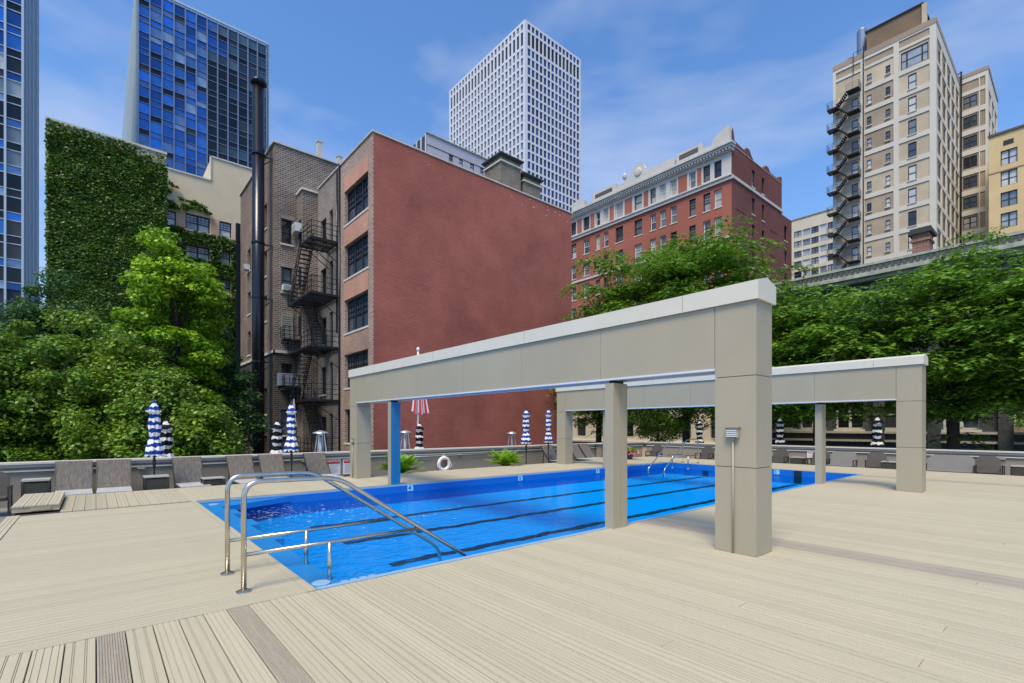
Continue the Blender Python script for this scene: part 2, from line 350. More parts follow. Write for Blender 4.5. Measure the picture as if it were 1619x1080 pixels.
def smoothpath(pts,rad,n=6):
    "round the corners of a polyline"
    P=[Vector(p) for p in pts]; o=[P[0]]
    for i in range(1,len(P)-1):
        a=(P[i-1]-P[i]).normalized(); b=(P[i+1]-P[i]).normalized(); r=min(rad,(P[i-1]-P[i]).length*.45,(P[i+1]-P[i]).length*.45)
        s=P[i]+a*r; e=P[i]+b*r
        for k in range(n+1):
            t=k/n; o.append(s*(1-t)**2+P[i]*2*t*(1-t)+e*t*t)
    o.append(P[-1]); return o
# ---------------------------------------------------------------- ground, podium
struct('street',MB().box(-900,900,-900,900,-6.4,-6.0),'street')
struct('sidewalk',MB().box(28.8,36.0,-60,40,-5.996,-5.86),'sidewalk')
mb=MB()
for a in ((-16,1.2,-12,16.6),(18.75,24.2,-12,16.6),(1.2,18.75,-12,4.4),(1.2,18.75,11.8,16.6)): mb.box(*a,-.80,-.42)
struct('terrace_floor',mb,'terrace')
mb=MB().box(-16,28.4,16.9,20.6,-.95,-.75).box(24.5,28.4,-12,16.9,-.95,-.75).box(-16,28.4,-12,20.6,-6,-1.0)
struct('podium',mb,'terrace')
# ---------------------------------------------------------------- deck boards
PW=.163; BW=.156
def board_mesh(name,m,ln,gro,w=BW,th=.026):
    pts=[(0,-.003),(.002,0)]
    for g in gro: pts+=[(g-.0035,0),(g-.0022,-.006),(g+.0022,-.006),(g+.0035,0)]
    pts+=[(w-.002,0),(w,-.003),(w,-th),(0,-th)]
    b=MB().prism(pts,'y',0,ln); return fixn(b.mesh(name,m))
GA=[.040,.050,.104,.114]; GB=[.022,.058,.098,.134]; GX=[.014+i*.0142 for i in range(10)]
random.seed(4)
mb=MB().box(-4.0,21.42,-6,4.588,-.42,-.034).box(18.46,21.42,4.588,14.45,-.42,-.034)
deck=struct('deck',mb,'gap')
k=0
mA=board_mesh('board','board',10.5,GA); mA2=board_mesh('board','board',10.5,GB); mX=board_mesh('board','board_brown',10.5,GX); mBr=board_mesh('board','board_brown',10.5,GB)
mL=board_mesh('board','board',20.35,GA); 
CUT={}
for n in range(-24,132):
    p=.010+n*PW
    if p>21.4: break
    if p>18.44: me=mL; L_=20.35
    else:
        me=mX if n in(0,5) else mBr if n in (40,41,42,108,109,110,111) else (mA if n%2 else mA2)
    u=random.random()
    if me in(mA,mA2) and u<.40:   # butt joint: two shorter boards
        c=random.choice((5.4,6.6,7.8,9.0)); kk=(me is mA,c)
        if kk not in CUT: CUT[kk]=(board_mesh('board','board',c,GA if me is mA else GB),board_mesh('board','board',10.5-c-.004,GA if me is mA else GB))
        put('board',CUT[kk][0],deck,(p,-5.92,random.uniform(-.0012,.0012))); put('board',CUT[kk][1],deck,(p,-5.92+c+.004,random.uniform(-.0012,.0012)))
    else: put('board',me,deck,(p,-5.92,random.uniform(-.0012,.0012)))
# left platform
mb=MB().box(-1.13,1.56,4.592,11.73,-.42,-.034)
plat=struct('pool_end_deck',mb,'gap')
mP=board_mesh('board','board',2.42,GA); mP2=board_mesh('board','board',2.42,GB)
for n in range(44):
    q=4.598+n*PW+BW
    if q>11.73: break
    put('board',mP if n%2 else mP2,plat,(-.95,q,random.uniform(-.001,.001)),R(-90))
mE=board_mesh('board','board',7.13,[.05,.10]); put('board',mE,plat,(-1.12,4.6,0))
mE2=board_mesh('board','board',7.13,[.02,.06],w=.082); put('board',mE2,plat,(1.476,4.6,.001))
# back walkway
mb=MB().box(-1.10,18.45,11.745,14.44,-.42,-.034)
walk=struct('walkway',mb,'gap')
mW=board_mesh('board','board',2.70,GA); mW2=board_mesh('board','board',2.70,GB); mWX=board_mesh('board','board',2.70,[.012,.03,.045,.06,.08,.095,.115,.135])
mWB=board_mesh('board','board_brown',2.70,GX)
for n in range(0,125):
    p=-.47+n*PW
    if p+BW>18.45: break
    me=mWX if n in (0,1,2,3,4) else (mW if n%2 else mW2)
    put('board',me,walk,(p,11.75,random.uniform(-.001,.001)))
st=thing('wooden_step','low pale wooden step box at the left end of the walkway','step',(-.79,12.9,0))
part('frame',MB().box(-1.10,-.49,12.06,14.2,.004,.085),'step_wood',st)
for i in range(4): o=put('board',board_mesh('board','board',2.16,[.05,.09],w=.148),st,(-1.105+i*.155+.79,12.05-12.9,.114))
part('riser_panel',MB().box(-.86,-.60,12.045,12.058,.02,.075),'step_wood',st)
# ---------------------------------------------------------------- pool
PX0,PX1,PY0,PY1,FZ,WZ=1.565,18.43,4.67,11.55,-.47,-.205
floor_=MB().box(PX0-.2,PX1+.2,PY0-.12,PY1+.15,FZ-.1,FZ)
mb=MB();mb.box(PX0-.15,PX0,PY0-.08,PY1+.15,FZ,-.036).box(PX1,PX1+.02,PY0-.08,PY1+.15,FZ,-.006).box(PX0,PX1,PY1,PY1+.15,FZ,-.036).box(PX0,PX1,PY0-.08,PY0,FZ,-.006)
basin=struct('pool_basin',floor_,'vinyl'); part('pool_wall',mb,'vinyl_wall_shaded',basin)
def wavyline(q,p0,p1,w):
    random.seed(int(q*100)); m=MB(); n=220; pv=None
    for i in range(n+1):
        p=p0+(p1-p0)*i/n; a=.022*math.sin(p*5.1+q)+.014*math.sin(p*13+2*q)+random.uniform(-.010,.010); b=w/2+random.uniform(-.012,.012)
        a*=min(1,(12.5-p)/6+.25) if p<12.5 else .25
        cur=((p,q+a-b,FZ+.006),(p,q+a+b,FZ+.006))
        if pv: m.quad(pv[0],cur[0],cur[1],pv[1])
        pv=cur
    return m
for q in (6.45,8.12,9.80):
    o=put('lane_line',wavyline(q,3.2,18.2,.19).mesh('lane_line','lane_black'),basin)
    m=MB().box(PX1-.02,PX1-.002,q-.12,q+.12,FZ+.01,-.02 if q<7 else -.24); part('wall_target',m,'lane_black',basin)
part('coping',MB().box(PX0,PX0+.30,PY0+.002,PY1-.002,-.16,-.045),'coping',basin)
part('coping',MB().prism([(PX0+.301,10.9),(2.02,10.92),(3.35,PY1-.003),(PX0+.301,PY1-.003)],'z',-.16,-.049),'coping',basin)
part('rim_strip',MB().box(PX0,PX1,4.592,4.668,-.03,.002).box(PX0+.3,PX1,4.6685,4.76,-.09,-.03),'coping_pale',basin)
part('rim_strip',MB().box(PX0,PX1,PY1+.002,PY1+.05,-.035,.0),'coping_pale',basin)
part('rim_strip',MB().box(PX1+.002,PX1+.028,PY0,PY1,-.03,.0),'coping_pale',basin)
for i in range(4): part('grate_slat',MB().box(PX0+.34+i*.10,PX0+.41+i*.10,4.77,4.95,-.11,-.075),'coping_pale',basin)
for c in ((1.80,11.25),(1.70,4.9)):
    part('skimmer_lid',MB().lathe([(.09,-.045),(.09,-.036),(.075,-.030)],18,c),'coping_pale',basin,smooth=False)
for q in (10.2,8.9,7.6): part('coping_block',MB().box(PX0+.30,PX0+.46,q-.30,q+.30,-.16,-.06),'coping',basin)
random.seed(8); fm=MB()  # bubbles, plus glints off the ripples painted as white flecks
for i in range(300):
    u=random.random(); p=2.2+abs(random.gauss(0,1.3)); q=10.6-(p-2.2)*.55+random.gauss(0,.75)*(1 if u<.6 else 2.0)
    if not(1.95<p<8.5 and 5.0<q<11.4): continue
    s=random.uniform(.004,.013)*(1.8 if u<.12 else 1); a=random.uniform(-.5,.5); ca,sa=math.cos(a)*s*random.uniform(1.5,4),math.sin(a)*s*2
    fm.quad((p-ca,q-sa,WZ+.003),(p+sa*.4,q-s*.6,WZ+.004),(p+ca,q+sa,WZ+.003),(p-sa*.3,q+s*.6,WZ+.004))
o=put('foam_glint_specks',fm.mesh('foam_glint_specks','foam_glint')); o['kind']='stuff'; o['label']='white bubbles and painted glints on the stirred water at the left end of the pool'
part('return_fitting',MB().box(2.6,2.86,PY1-.012,PY1-.002,-.2,-.08),'lane_black',basin)
def text(s,size,m,parent,loc,rot,name='lettering',ext=.002,align='CENTER',wid=1.0):
    cu=bpy.data.curves.new(name,'FONT'); cu.body=s; cu.size=size; cu.extrude=ext; cu.align_x=align; cu.align_y='CENTER'
    tmp=bpy.data.objects.new('t',cu); COL.objects.link(tmp); dg=bpy.context.evaluated_depsgraph_get()
    me=bpy.data.meshes.new_from_object(tmp.evaluated_get(dg)); me.name=name; me.materials.clear(); me.materials.append(M[m])
    bpy.data.objects.remove(tmp); o=put(name,me,parent,loc); o.rotation_euler=rot; o.scale=(wid,1,1); return o
for p,ch in ((6.32,"4 '"),(10.18,"5 '"),(13.94,"7 '")):
    t=part('depth_marker',MB().box(p-.085,p+.085,PY1-.02,PY1-.004,-.185,-.025),'tile_blue',basin)
    text(ch,.16,'print_black',t,(p+.01,PY1-.022,-.105),(R(90),0,0))
t=part('depth_marker',MB().box(PX1-.02,PX1-.004,7.04,7.22,-.18,-.02),'tile_blue',basin); text("5 '",.15,'print_black',t,(PX1-.023,7.13,-.10),(R(90),0,R(-90)))
struct('pool_water',MB().quad((PX0,PY0,WZ),(PX1,PY0,WZ),(PX1,PY1,WZ),(PX0,PY1,WZ)),'water')
# ---------------------------------------------------------------- hand rails into the pool
def rail(px,qs,s,label):
    t=thing('pool_handrail',label,'handrail',(px,qs[0],0),0,'steel handrails into the pool')
    for q in qs:
        path=smoothpath([(px,q,.01),(px,q,1.0),(px+s*.86,q,.985),(px+s*2.50,q,-.12),(px+s*2.56,q,-.42)],.16,7)
        part('rail',MB().tube(path,.0235,10),'steel',t,smooth=True)
        part('mid_rail',MB().tube([(px,q,.335),(px+s*1.80,q,.335)],.019,8),'steel',t,smooth=True)
        part('post',MB().tube([(px+s*.78,q,.335),(px+s*.78,q,-.12)],.0225,8),'steel',t,smooth=True)
        part('base_flange',MB().lathe([(.065,.002),(.065,.010),(.045,.02),(.027,.024)],18,(px,q)),'steel',t)
        part('base_flange',MB().lathe([(.045,-.19),(.045,-.185),(.024,-.18)],18,(px+s*.78,q)),'white_plastic',t)
rail(1.03,(4.97,5.69),1,'long steel handrail pair with mid bars stepping into the near left corner of the pool')
rail(18.95,(10.40,11.10),-1,'steel handrail pair at the far corner of the pool, seen between the tan posts')
# ---------------------------------------------------------------- pergolas
def pergola(p0,th,qa,qb,cw,zb,zt,zr,seams,label,posts,fx):
    t=thing('pergola',label,'pergola',(p0,qa,0),0,'grey panelled pergola frames across the pool')
    g=.005
    part('inner_frame',MB().box(p0+.02,p0+th-.02,qa+.02,qb-.02,zb+.02,zt-.005).box(p0+.02,p0+th-.02,qa+.02,qa+cw-.02,0,zb+.02).box(p0+.02,p0+th-.02,qb-cw+.02,qb-.02,0,zb+.02),'joint',t)
    for (a,b) in ((qa,qa+cw),(qb-cw,qb)):
        for z0,z1 in ((.004,1.02),(1.028,2.095),(2.103,zt)):
            part('column_panel',MB().box(p0,p0+th,a,b,z0,z1),'panel',t)
    ss=[qa+cw+g]+seams+[qb-cw-g]
    for a,b in zip(ss[:-1],ss[1:]):
        part('beam_panel',MB().box(p0,p0+th,a+g/2,b-g/2,zb,zt),'panel',t)
    part('soffit_trim',MB().box(p0-.012,p0+.10,qa+cw+.003,qb-cw-.003,zb-.028,zb-.002).box(p0+th-.10,p0+th+.012,qa+cw+.003,qb-cw-.003,zb-.028,zb-.002),'soffit',t)
    part('cap',MB().prism([(p0-.035,zt+.004),(p0+th+.035,zt+.004),(p0+th+.035,zr-.05),(p0+th*.5,zr+.015),(p0-.035,zr-.05)],'y',qa-.035,qb+.035),'cap_white',t)
    for q in [qa+.9+i*3.05 for i in range(4)]: part('cap_seam',MB().box(p0-.039,p0-.0355,q,q+.006,zt+.006,zr-.052),'panel',t)
    for (pa,pb,a,b,m) in posts:
        part('post',MB().box(pa,pb,a+.012,b-.012,0,zb-.07).box(pa+.0,pa+(pb-pa)*.49,a,a+.0115,0,zb-.07).box(pa+(pb-pa)*.51,pb,a,a+.0115,0,zb-.07).box(pa,pb,b-.0115,b,0,zb-.07),m,t)
        part('post_head',MB().box(pa+.05,pb-.05,a+.03,b-.03,zb-.069,zb-.03),'print_black',t)
        part('post_side',MB().box(pa-.012,pa-.001,a,b,0,zb-.07),'panel',t)
    return t
pergola(5.78,.43,2.46,14.22,.49,2.215,2.965,3.235,[4.73,6.53,8.34,10.19,12.05],'near grey panelled pergola frame over the pool, with one blue post and one tan post',[(5.80,6.12,4.50,4.655,'post_tan'),(5.80,6.06,11.60,11.76,'post_blue')],0)
pergola(14.33,.43,2.43,14.0,.47,2.165,2.93,3.165,[4.62,6.37,8.12,9.83,11.6],'second grey panelled pergola frame, across the far part of the pool',[(14.50,14.80,4.50,4.655,'post_tan'),(14.50,14.80,11.6,11.75,'post_tan')],0)
def outlet(p,q,z,label,low=0):
    t=thing('conduit_outlet',label,'outlet box',(p,q,z),0,'conduit boxes on the pergola columns')
    part('box',MB().box(p-.055,p-.002,q-.075,q+.075,z-.055,z+.06),'grey_metal',t)
    for i in range(4): part('louvre',MB().box(p-.066,p-.056,q-.06,q+.06,z-.045+i*.022,z-.033+i*.022),'soffit',t)
    part('hood',MB().box(p-.075,p-.002,q-.085,q+.085,z+.061,z+.07),'grey_metal',t)
    part('conduit',MB().tube([(p-.02,q,z-.055),(p-.02,q,.02)],.012,8).tube([(p-.02,q,z-.056),(p-.02,q,z-.09)],.02,8),'grey_metal',t,smooth=True)
outlet(5.78,2.72,1.43,'louvred metal outlet box with long conduit on the nearest pergola column')
outlet(5.78,13.98,1.1,'small conduit box low on the far left column of the near pergola')
# ---------------------------------------------------------------- parapet walls
def parapet(name_label,x0,x1,y0,y1,side):
    t=thing('parapet_wall',name_label,'wall',((x0+x1)/2,(y0+y1)/2,-.75))
    part('wall',MB().box(x0,x1,y0,y1,-.75,.52),'render_grey',t)
    s=.10
    part('cap',MB().box(x0-s,x1+s,y0-s,y1+s,.60,.645),'cap_white',t)
    part('cap_band',MB().box(x0-.06,x1+.06,y0-.06,y1+.06,.521,.599),'cap_band',t)
    if side=='q': part('ledge',MB().box(x0,x1,y0-.05,y0-.001,.42,.455),'cap_white',t)
    else: part('ledge',MB().box(x0-.05,x0-.001,y0,y1,.42,.455),'cap_white',t)
    return t
parapet('long grey parapet wall with pale cap behind the row of loungers, under the red brick building',-16,24.0,16.6,16.88,'q')
parapet('grey parapet wall with pale cap along the right side terrace, under the locust trees',24.2,24.48,-12,16.45,'p')
for i,(x,y,rz,l) in enumerate([(.95,16.6,0,'under the cap left of the blue umbrella in the table'),(5.2,16.6,0,'under the cap left of the notice signs'),(8.2,16.6,0,'behind the left palm'),(11.3,16.6,0,'right of the life ring')]+[(24.2,8.9,-90,'behind the dark chair right of the near column'),(24.2,4.6,-90,'above the wicker table right of the light loveseat'),(24.2,1.9,-90,'near the right edge of the terrace wall')]):
    t=thing('wall_light','small grey wall light '+l,'wall light',(x,y,.36),R(rz),'small lights on the parapet')
    put('housing',fixn(MB().box(-.09,.09,-.075,-.001,.02,.085).mesh('housing','grey_metal')),t); put('lens',fixn(MB().box(-.07,.07,-.07,-.01,.005,.019).mesh('lens','white_plastic')),t)
# signs
def notice(p0,label,l2):
    t=thing('notice_sign',label,'sign',(p0+.24,16.58,.2),0,'notice signs on the parapet')
    part('board',MB().box(p0,p0+.48,16.566,16.598,-.13,.40),'sign_white',t)
    h=part('header',MB().box(p0+.02,p0+.46,16.560,16.5655,.25,.385),'red_print',t)
    text('NOTICE',.105,'sign_white',h,(p0+.24,16.558,.335),(R(90),0,0),wid=1.1)
    for i in range(9):
        w=[.40,.36,.40,.30,.38,.40,.34,.38,.22][i]; part('text_line',MB().box(p0+.04,p0+.04+w,16.562,16.5655,.205-i*.035,.217-i*.035),'sign_grey',t)
notice(5.92,'white notice sign with red header left of the far pergola column',0)
notice(6.50,'white notice sign with red header, half hidden behind the far pergola column',0)
t=thing('small_sign','small white sign with red letters on the right parapet beside the second pergola post','sign',(24.19,7.93,.28))
part('board',MB().box(24.17,24.195,7.80,8.08,.12,.42),'sign_white',t); text('NO',.13,'red_print',t,(24.168-24.19,0.01,.05),(R(90),0,R(-90))); text('DIVING',.06,'red_print',t,(24.168-24.19,0.01,-.07),(R(90),0,R(-90)))
t=thing('outlet_cabinet','grey outlet cabinet on the parapet between the loungers and the blue umbrella pole','cabinet',(4.15,16.5,.1))
part('box',MB().box(3.98,4.30,16.42,16.595,-.2,.32),'render_grey',t); part('outlet',MB().box(4.08,4.13,16.41,16.4195,.06,.13).box(4.16,4.22,16.41,16.4195,.06,.13),'print_black',t)
# life ring
t=thing('life_ring','white life ring hanging on the parapet between the two palms','life ring',(10.5,16.45,.04))
n=40; mb=MB(); R0,r0=.235,.072
for i in range(n):
    for j in range(10):
        a=2*PI*i/n; b=2*PI*j/10; mb.v.append((10.5+(R0+r0*math.cos(b))*math.cos(a),16.47+r0*.8*math.sin(b),.04+(R0+r0*math.cos(b))*math.sin(a)))
for i in range(n):
    for j in range(10): mb.f.append((i*10+j,((i+1)%n)*10+j,((i+1)%n)*10+(j+1)%10,i*10+(j+1)%10))
part('ring',mb,'ring_white',t,smooth=True)
part('rope',MB().tube([(10.38,16.44,.28),(10.5,16.5,.42),(10.60,16.44,.28)],.01,6).tube(smoothpath([(10.75,16.42,.12),(10.86,16.42,.0),(10.75,16.42,-.15)],.1),.01,6).tube(smoothpath([(10.25,16.42,.12),(10.14,16.42,.0),(10.25,16.42,-.15)],.1),.01,6),'white_paint',t,smooth=True)
part('patch',MB().box(10.52,10.62,16.39,16.41,.13,.19),'red_print',t)
t=thing('pool_pole','long thin pool pole hung on the parapet above the life ring','pole',(10.5,16.53,.36))
part('grip',MB().tube([(8.4,16.53,.365),(9.9,16.53,.365)],.018,8),'white_paint',t,smooth=True); part('shaft',MB().tube([(9.9,16.53,.365),(13.4,16.53,.365)],.015,8),'grey_metal',t,smooth=True)
# ---------------------------------------------------------------- furniture
TZ=-.42
def lounger():
    t=thing('sun_lounger','x','sun lounger',(0,0,TZ))
    w=.325
    def P(n,mb,m,l=None): return put(n,fixn(mb.mesh(n,m)),t)
    mb=MB(); segs=7
    for i in range(segs):   # padded back panel, slightly curved
        a=i/segs; b=(i+1)/segs; y0=.0+.55*a; z0=.42+.66*a-.03*math.sin(PI*a); y1=.55*b; z1=.42+.66*b-.03*math.sin(PI*b)
        mb.prism([(y0,z0),(y1,z1),(y1+.045,z1-.03),(y0+.045,z0-.03)],'x',-w,w)
    P('backrest',mb,'sling')
    P('seat',MB().box(-w,w,-1.12,-.03,.385,.425),'sling_light')
    for x in (-w-.012,w+.012): P('back_rail',MB().bar((x,.015,.40),(x,.57,1.07),.02,.035),'frame_dark')
    P('head_rail',MB().box(-w-.02,w+.02,.555,.60,1.055,1.085),'sling_light')
    P('side_rail',MB().box(-w-.025,-w-.003,-1.14,.02,.35,.41),'frame_dark'); P('side_rail',MB().box(w+.003,w+.025,-1.14,.02,.35,.41),'frame_dark')
    P('back_strut',MB().bar((-w+.05,.40,.8),(-w+.05,.52,.02),.03,.03).bar((w-.05,.40,.8),(w-.05,.52,.02),.03,.03),'frame_dark')
    for x in (-w,w):
        for y in (-1.05,-.05): P('leg',MB().box(x-.02,x+.02,y-.02,y+.02,0,.349),'frame_dark')
    return t
lg=lounger()
LS=[((-.69,-.07),'brown-grey sun lounger right beside the leftmost wicker table'),((.04,.69),'grey sun lounger directly left of the table with the blue umbrella'),((1.62,2.27),'grey sun lounger directly right of the table with the blue umbrella'),
 ((2.91,3.57),'pale grey sun lounger seen through the arch of the near handrail'),((3.76,4.41),'grey sun lounger left of the outlet cabinet and the second blue umbrella'),((5.05,5.75),'brown-grey sun lounger directly left of the notice signs'),
 ((15.45,16.1),'sun lounger left of the second pergola column, behind the blue umbrellas'),((17.35,18.0),'sun lounger just right of the second pergola far column'),((18.15,18.8),'rightmost sun lounger of the back row, near the wall pier')]
for i,((a,b),l) in enumerate(LS):
    g='sun loungers along the back parapet'
    if i==0: lg.location=((a+b)/2,15.66,TZ); lg['label']=l; lg['group']=g; lg.rotation_euler=(0,0,R(1)); src=lg
    else: dup(src,((a+b)/2,15.66+[0,0,.03,-.03,.02,.0,-.1,0,.03][i],TZ),R(random.uniform(-2,2)),l,g)
def sidetable():
    t=thing('wicker_table','x','side table',(0,0,TZ))
    P=lambda n,mb,m: put(n,fixn(mb.mesh(n,m)),t)
    P('table_top',MB().box(-.25,.25,-.23,.23,.70,.73),'table_top')
    P('body',MB().box(-.215,.215,-.2,.2,.03,.66),'wicker')
    mb=MB()
    for i in range(15): mb.box(-.222,.222,-.207,.207,.05+i*.04,.072+i*.04)
    P('weave',mb,'wicker')['kind']='stuff'
    for x in (-.235,.235):
        for y in (-.21,.21): P('leg',MB().box(x-.014,x+.014,y-.014,y+.014,0,.699),'frame_dark')
    return t
stb=sidetable()
TS=[(-.97,14.85,0,1.08,'dark wicker side table at the left end, beside the wooden step'),(1.15,14.9,0,.985,'dark wicker side table with the blue umbrella rising behind it'),(2.38,15.0,0,.80,'low dark wicker side table right of the third lounger'),
 (22.75,7.95,-90,.88,'dark side table on the right terrace just right of the nearest column'),(22.75,4.78,-90,.86,'dark side table just left of the second pergola near column'),(22.75,1.35,-90,.92,'dark side table at the right edge of the picture')]
for i,(x,y,rz,zs,l) in enumerate(TS):
    g='dark wicker side tables'
    if i==0: stb.location=(x,y,TZ); stb['label']=l; stb['group']=g; stb.scale=(.9,1,zs)
    else: dup(stb,(x,y,TZ),R(rz),l,g,(1,1,zs))
def armchair(wd,mback,cat,nm):
    t=thing(nm,'x',cat,(0,0,TZ)); w=wd/2
    P=lambda n,mb,m: put(n,fixn(mb.mesh(n,m)),t)
    # back with rounded top corners, leaning back
    k=6; out=[(-w,.40)]; r=min(.22,w*.6); H=.93
    for i in range(k+1): a=PI-PI/2*i/k; out.append((-w+r+r*math.cos(a),H-r+r*math.sin(a)))
    for i in range(k+1): a=PI/2-PI/2*i/k; out.append((w-r+r*math.cos(a),H-r+r*math.sin(a)))
    out.append((w,.40)); b=MB().prism(out,'y',0,.035)
    b.v=[(x,y+(z-.4)*.30,z) for x,y,z in b.v]; P('backrest',b,mback)
    P('seat',MB().box(-w+.01,w-.01,-.52,.0,.37,.41),mback)
    for x in (-w-.03,w+.03):
        P('armrest',MB().box(x-.025,x+.025,-.46,.07,.60,.63),'frame_dark')
        for y in (-.44,.04): P('leg',MB().box(x-.017,x+.017,y-.017,y+.017,0,.599),'frame_dark')
    P('frame',MB().box(-w,w,-.53,-.521,.34,.40).box(-w,w,.001,.02,.30,.36),'frame_dark')
    return t
ac=armchair(.62,'chair_dark','armchair','terrace_armchair')
AS=[(22.85,14.95,-90,'dark armchair on the far right terrace beside the flower pot'),(22.85,12.1,-90,'dark armchair behind the far handrails'),(22.85,8.72,-90,'dark armchair just right of the nearest pergola column'),
 (22.95,5.25,-78,'dark armchair between the light loveseat and the second pergola near column'),(22.95,2.15,-80,'dark armchair right of the big light loveseat'),(-1.75,15.45,0,'dark armchair at the left edge of the picture'),(22.85,7.15,-88,'dark armchair half hidden by the slim second pergola post')]
for i,(x,y,rz,l) in enumerate(AS):
    g='dark armchairs on the lower terrace'
    if i==0: ac.location=(x,y,TZ); ac.rotation_euler=(0,0,R(rz)); ac['label']=l; ac['group']=g
    else: dup(ac,(x,y,TZ),R(rz),l,g)
lv=armchair(1.24,'loveseat','loveseat','loveseat'); lv.location=(22.6,3.07,TZ); lv.rotation_euler=(0,0,R(-90)); lv['label']='big light grey loveseat right of the second pergola near column'; lv['group']='light grey loveseats'
l2=dup(lv,(22.6,6.28,TZ),R(-90),'light grey loveseat between the second pergola post and its near column','light grey loveseats',(.72,1,1))
# umbrellas
def umbrella(m,top,cb,seed):
    rnd=random.Random(seed); t=thing('closed_umbrella','x','umbrella',(0,0,0))
    P=lambda n,mb,m_,s=False: put(n,fixn(mb.mesh(n,m_,s)),t)
    prof=[(0,.02),(.03,.045),(.09,.075),(.16,.13),(.20,.165),(.23,.115),(.34,.13),(.46,.15),(.56,.14),(.63,.115),(.66,.10),(.74,.15),(.86,.20),(.96,.235),(1.0,.215)]
    k=32; b=MB(); L_=top-cb
    ph=rnd.uniform(0,6); side=rnd.uniform(0,6)
    for u,r in prof:
        for j in range(k):
            a=2*PI*j/k; rr=r*(1+.20*math.sin(8*a+ph+u*3)*(u>.05)+.06*math.sin(13*a+u*9)+.07*math.sin(3*a+ph*2)+(.35*max(0,math.cos(a-side)) if .14<u<.22 else 0))
            b.v.append((rr*math.cos(a),rr*math.sin(a),top-u*L_+(.035*math.sin(8*a+ph) if u>.94 else 0)))
    for i in range(len(prof)-1):
        for j in range(k): a=i*k+j; c=i*k+(j+1)%k; b.f.append((a,c,c+k,a+k))
    P('canopy',b,m,True)
    P('pole',MB().tube([(0,0,.04),(0,0,top+.01)],.021,10),'black_metal',True)
    P('finial',MB().lathe([(.015,top),(.03,top+.03),(.022,top+.06),(.004,top+.08)],12),'black_metal',True)
    P('crank_housing',MB().lathe([(.02,cb-.32),(.04,cb-.28),(.045,cb-.12),(.028,cb-.02),(.02,cb)],12),'black_metal',True)
    P('base',MB().lathe([(.26,0),(.26,.04),(.10,.07),(.035,.10),(.035,.25)],24),'cast_black')
    return t
g='closed blue and white striped umbrellas'
ub=umbrella('stripe_blue',2.60,1.18,3); ub.scale=(.80,.80,1); ub.location=(1.15,15.4,TZ); ub['label']='closed blue and white umbrella behind the wicker table at the left'; ub['group']=g
dup(ub,(4.47,15.4,TZ),R(70),'closed blue and white umbrella left of the notice signs, before the fire escape',g,(.78,.78,1.02))
dup(ub,(13.91,15.4,TZ),R(150),'left one of the two blue and white umbrellas before the red wall',g,(.85,.85,1.03))
dup(ub,(15.23,15.4,TZ),R(220),'right one of the two blue and white umbrellas before the red wall',g,(.72,.72,1.05))
g='closed black and white striped umbrellas beyond the parapet'
uk=umbrella('stripe_black',2.46,1.12,8); uk.location=(1.67,18.5,-.75); uk['label']='closed black and white umbrella beside the bushes at the left'; uk['group']=g
for x,y,rz,l,s in [(4.89,18.5,50,'closed black and white umbrella just left of the second blue one',1),(10.5,18.4,90,'closed black and white umbrella behind the white flagpole',.98),
 (27,14.72,120,'closed black and white umbrella by the tree trunk behind the far handrails',1.06),(27,10.3,200,'closed black and white umbrella just right of the nearest column',1.1),(27,6.15,260,'closed black and white umbrella framed by the second pergola, before the dark stone house',1.1)]:
    dup(uk,(x,y,-.75),R(rz),l,g,s)
# patio heaters
def heater():
    t=thing('patio_heater','x','patio heater',(0,0,0)); P=lambda n,mb,m,s=False: put(n,fixn(mb.mesh(n,m,s)),t)
    P('reflector',MB().lathe([(.02,2.13),(.25,2.06),(.27,2.03),(.26,2.02),(.02,2.09)],24),'heater_steel')
    P('burner',MB().box(-.06,.06,-.06,.06,1.94,2.05),'heater_steel')
    for x in (-1,1):
        for y in (-1,1): P('leg',MB().bar((x*.235,y*.235,.45),(x*.085,y*.085,2.02),.035,.035),'heater_steel')
    P('base',MB().prism([(-.26,-.26),(.26,-.26),(.26,.26),(-.26,.26)],'z',0,.45),'heater_steel')
    P('glass_tube',MB().lathe([(.05,.56),(.05,1.89)],12),'mullion_pale',True)
    return t
h=heater(); h.location=(6.05,17.5,-.75); h['label']='steel patio heater before the dark brick building at the left'; h['group']='steel patio heaters beyond the parapet'
dup(h,(9.35,17.5,-.75),0,'steel patio heater right beside the blue pergola post','steel patio heaters beyond the parapet',(.9,.9,1))
dup(h,(14.9,17.5,-.75),0,'steel patio heater left of the two blue umbrellas','steel patio heaters beyond the parapet',(.9,.9,.96))
# flag
t=thing('flagpole','white flagpole with a ball top rising behind the near pergola beam','flagpole',(10.78,19,-.75))
part('pole',MB().tube([(10.78,19,-.74),(10.78,19,4.80)],[.05,.04],12),'white_paint',t,smooth=True); part('ball',MB().lathe([(.01,4.80),(.06,4.84),(.075,4.90),(.06,4.96),(.01,5.0)],14,(10.78,19)),'white_paint',t,smooth=True)
t=thing('flag','red and white striped flag with blue corner hanging limp from the white pole','flag',(10.78,18.9,3.2))
for i in range(13):
    x=10.32+i*.075; zb=2.05+.05*math.sin(i*1.7)+abs(i-6)*.012; y=18.86+.07*math.sin(i*1.5)
    m=MB(); x2=x+(.55 if i<6 else -.35)*.25
    m.quad((x,y,zb),(x+.072,18.86+.07*math.sin((i+1)*1.5),zb+.02),(10.62+i*.025,18.9,3.9),(10.60+i*.025,18.88,3.9)); part('stripe',m,'flag_red' if i%2==0 else 'flag_white',t)
part('canton',MB().box(10.62,10.95,18.84,18.855,3.2,3.88),'flag_blue',t)
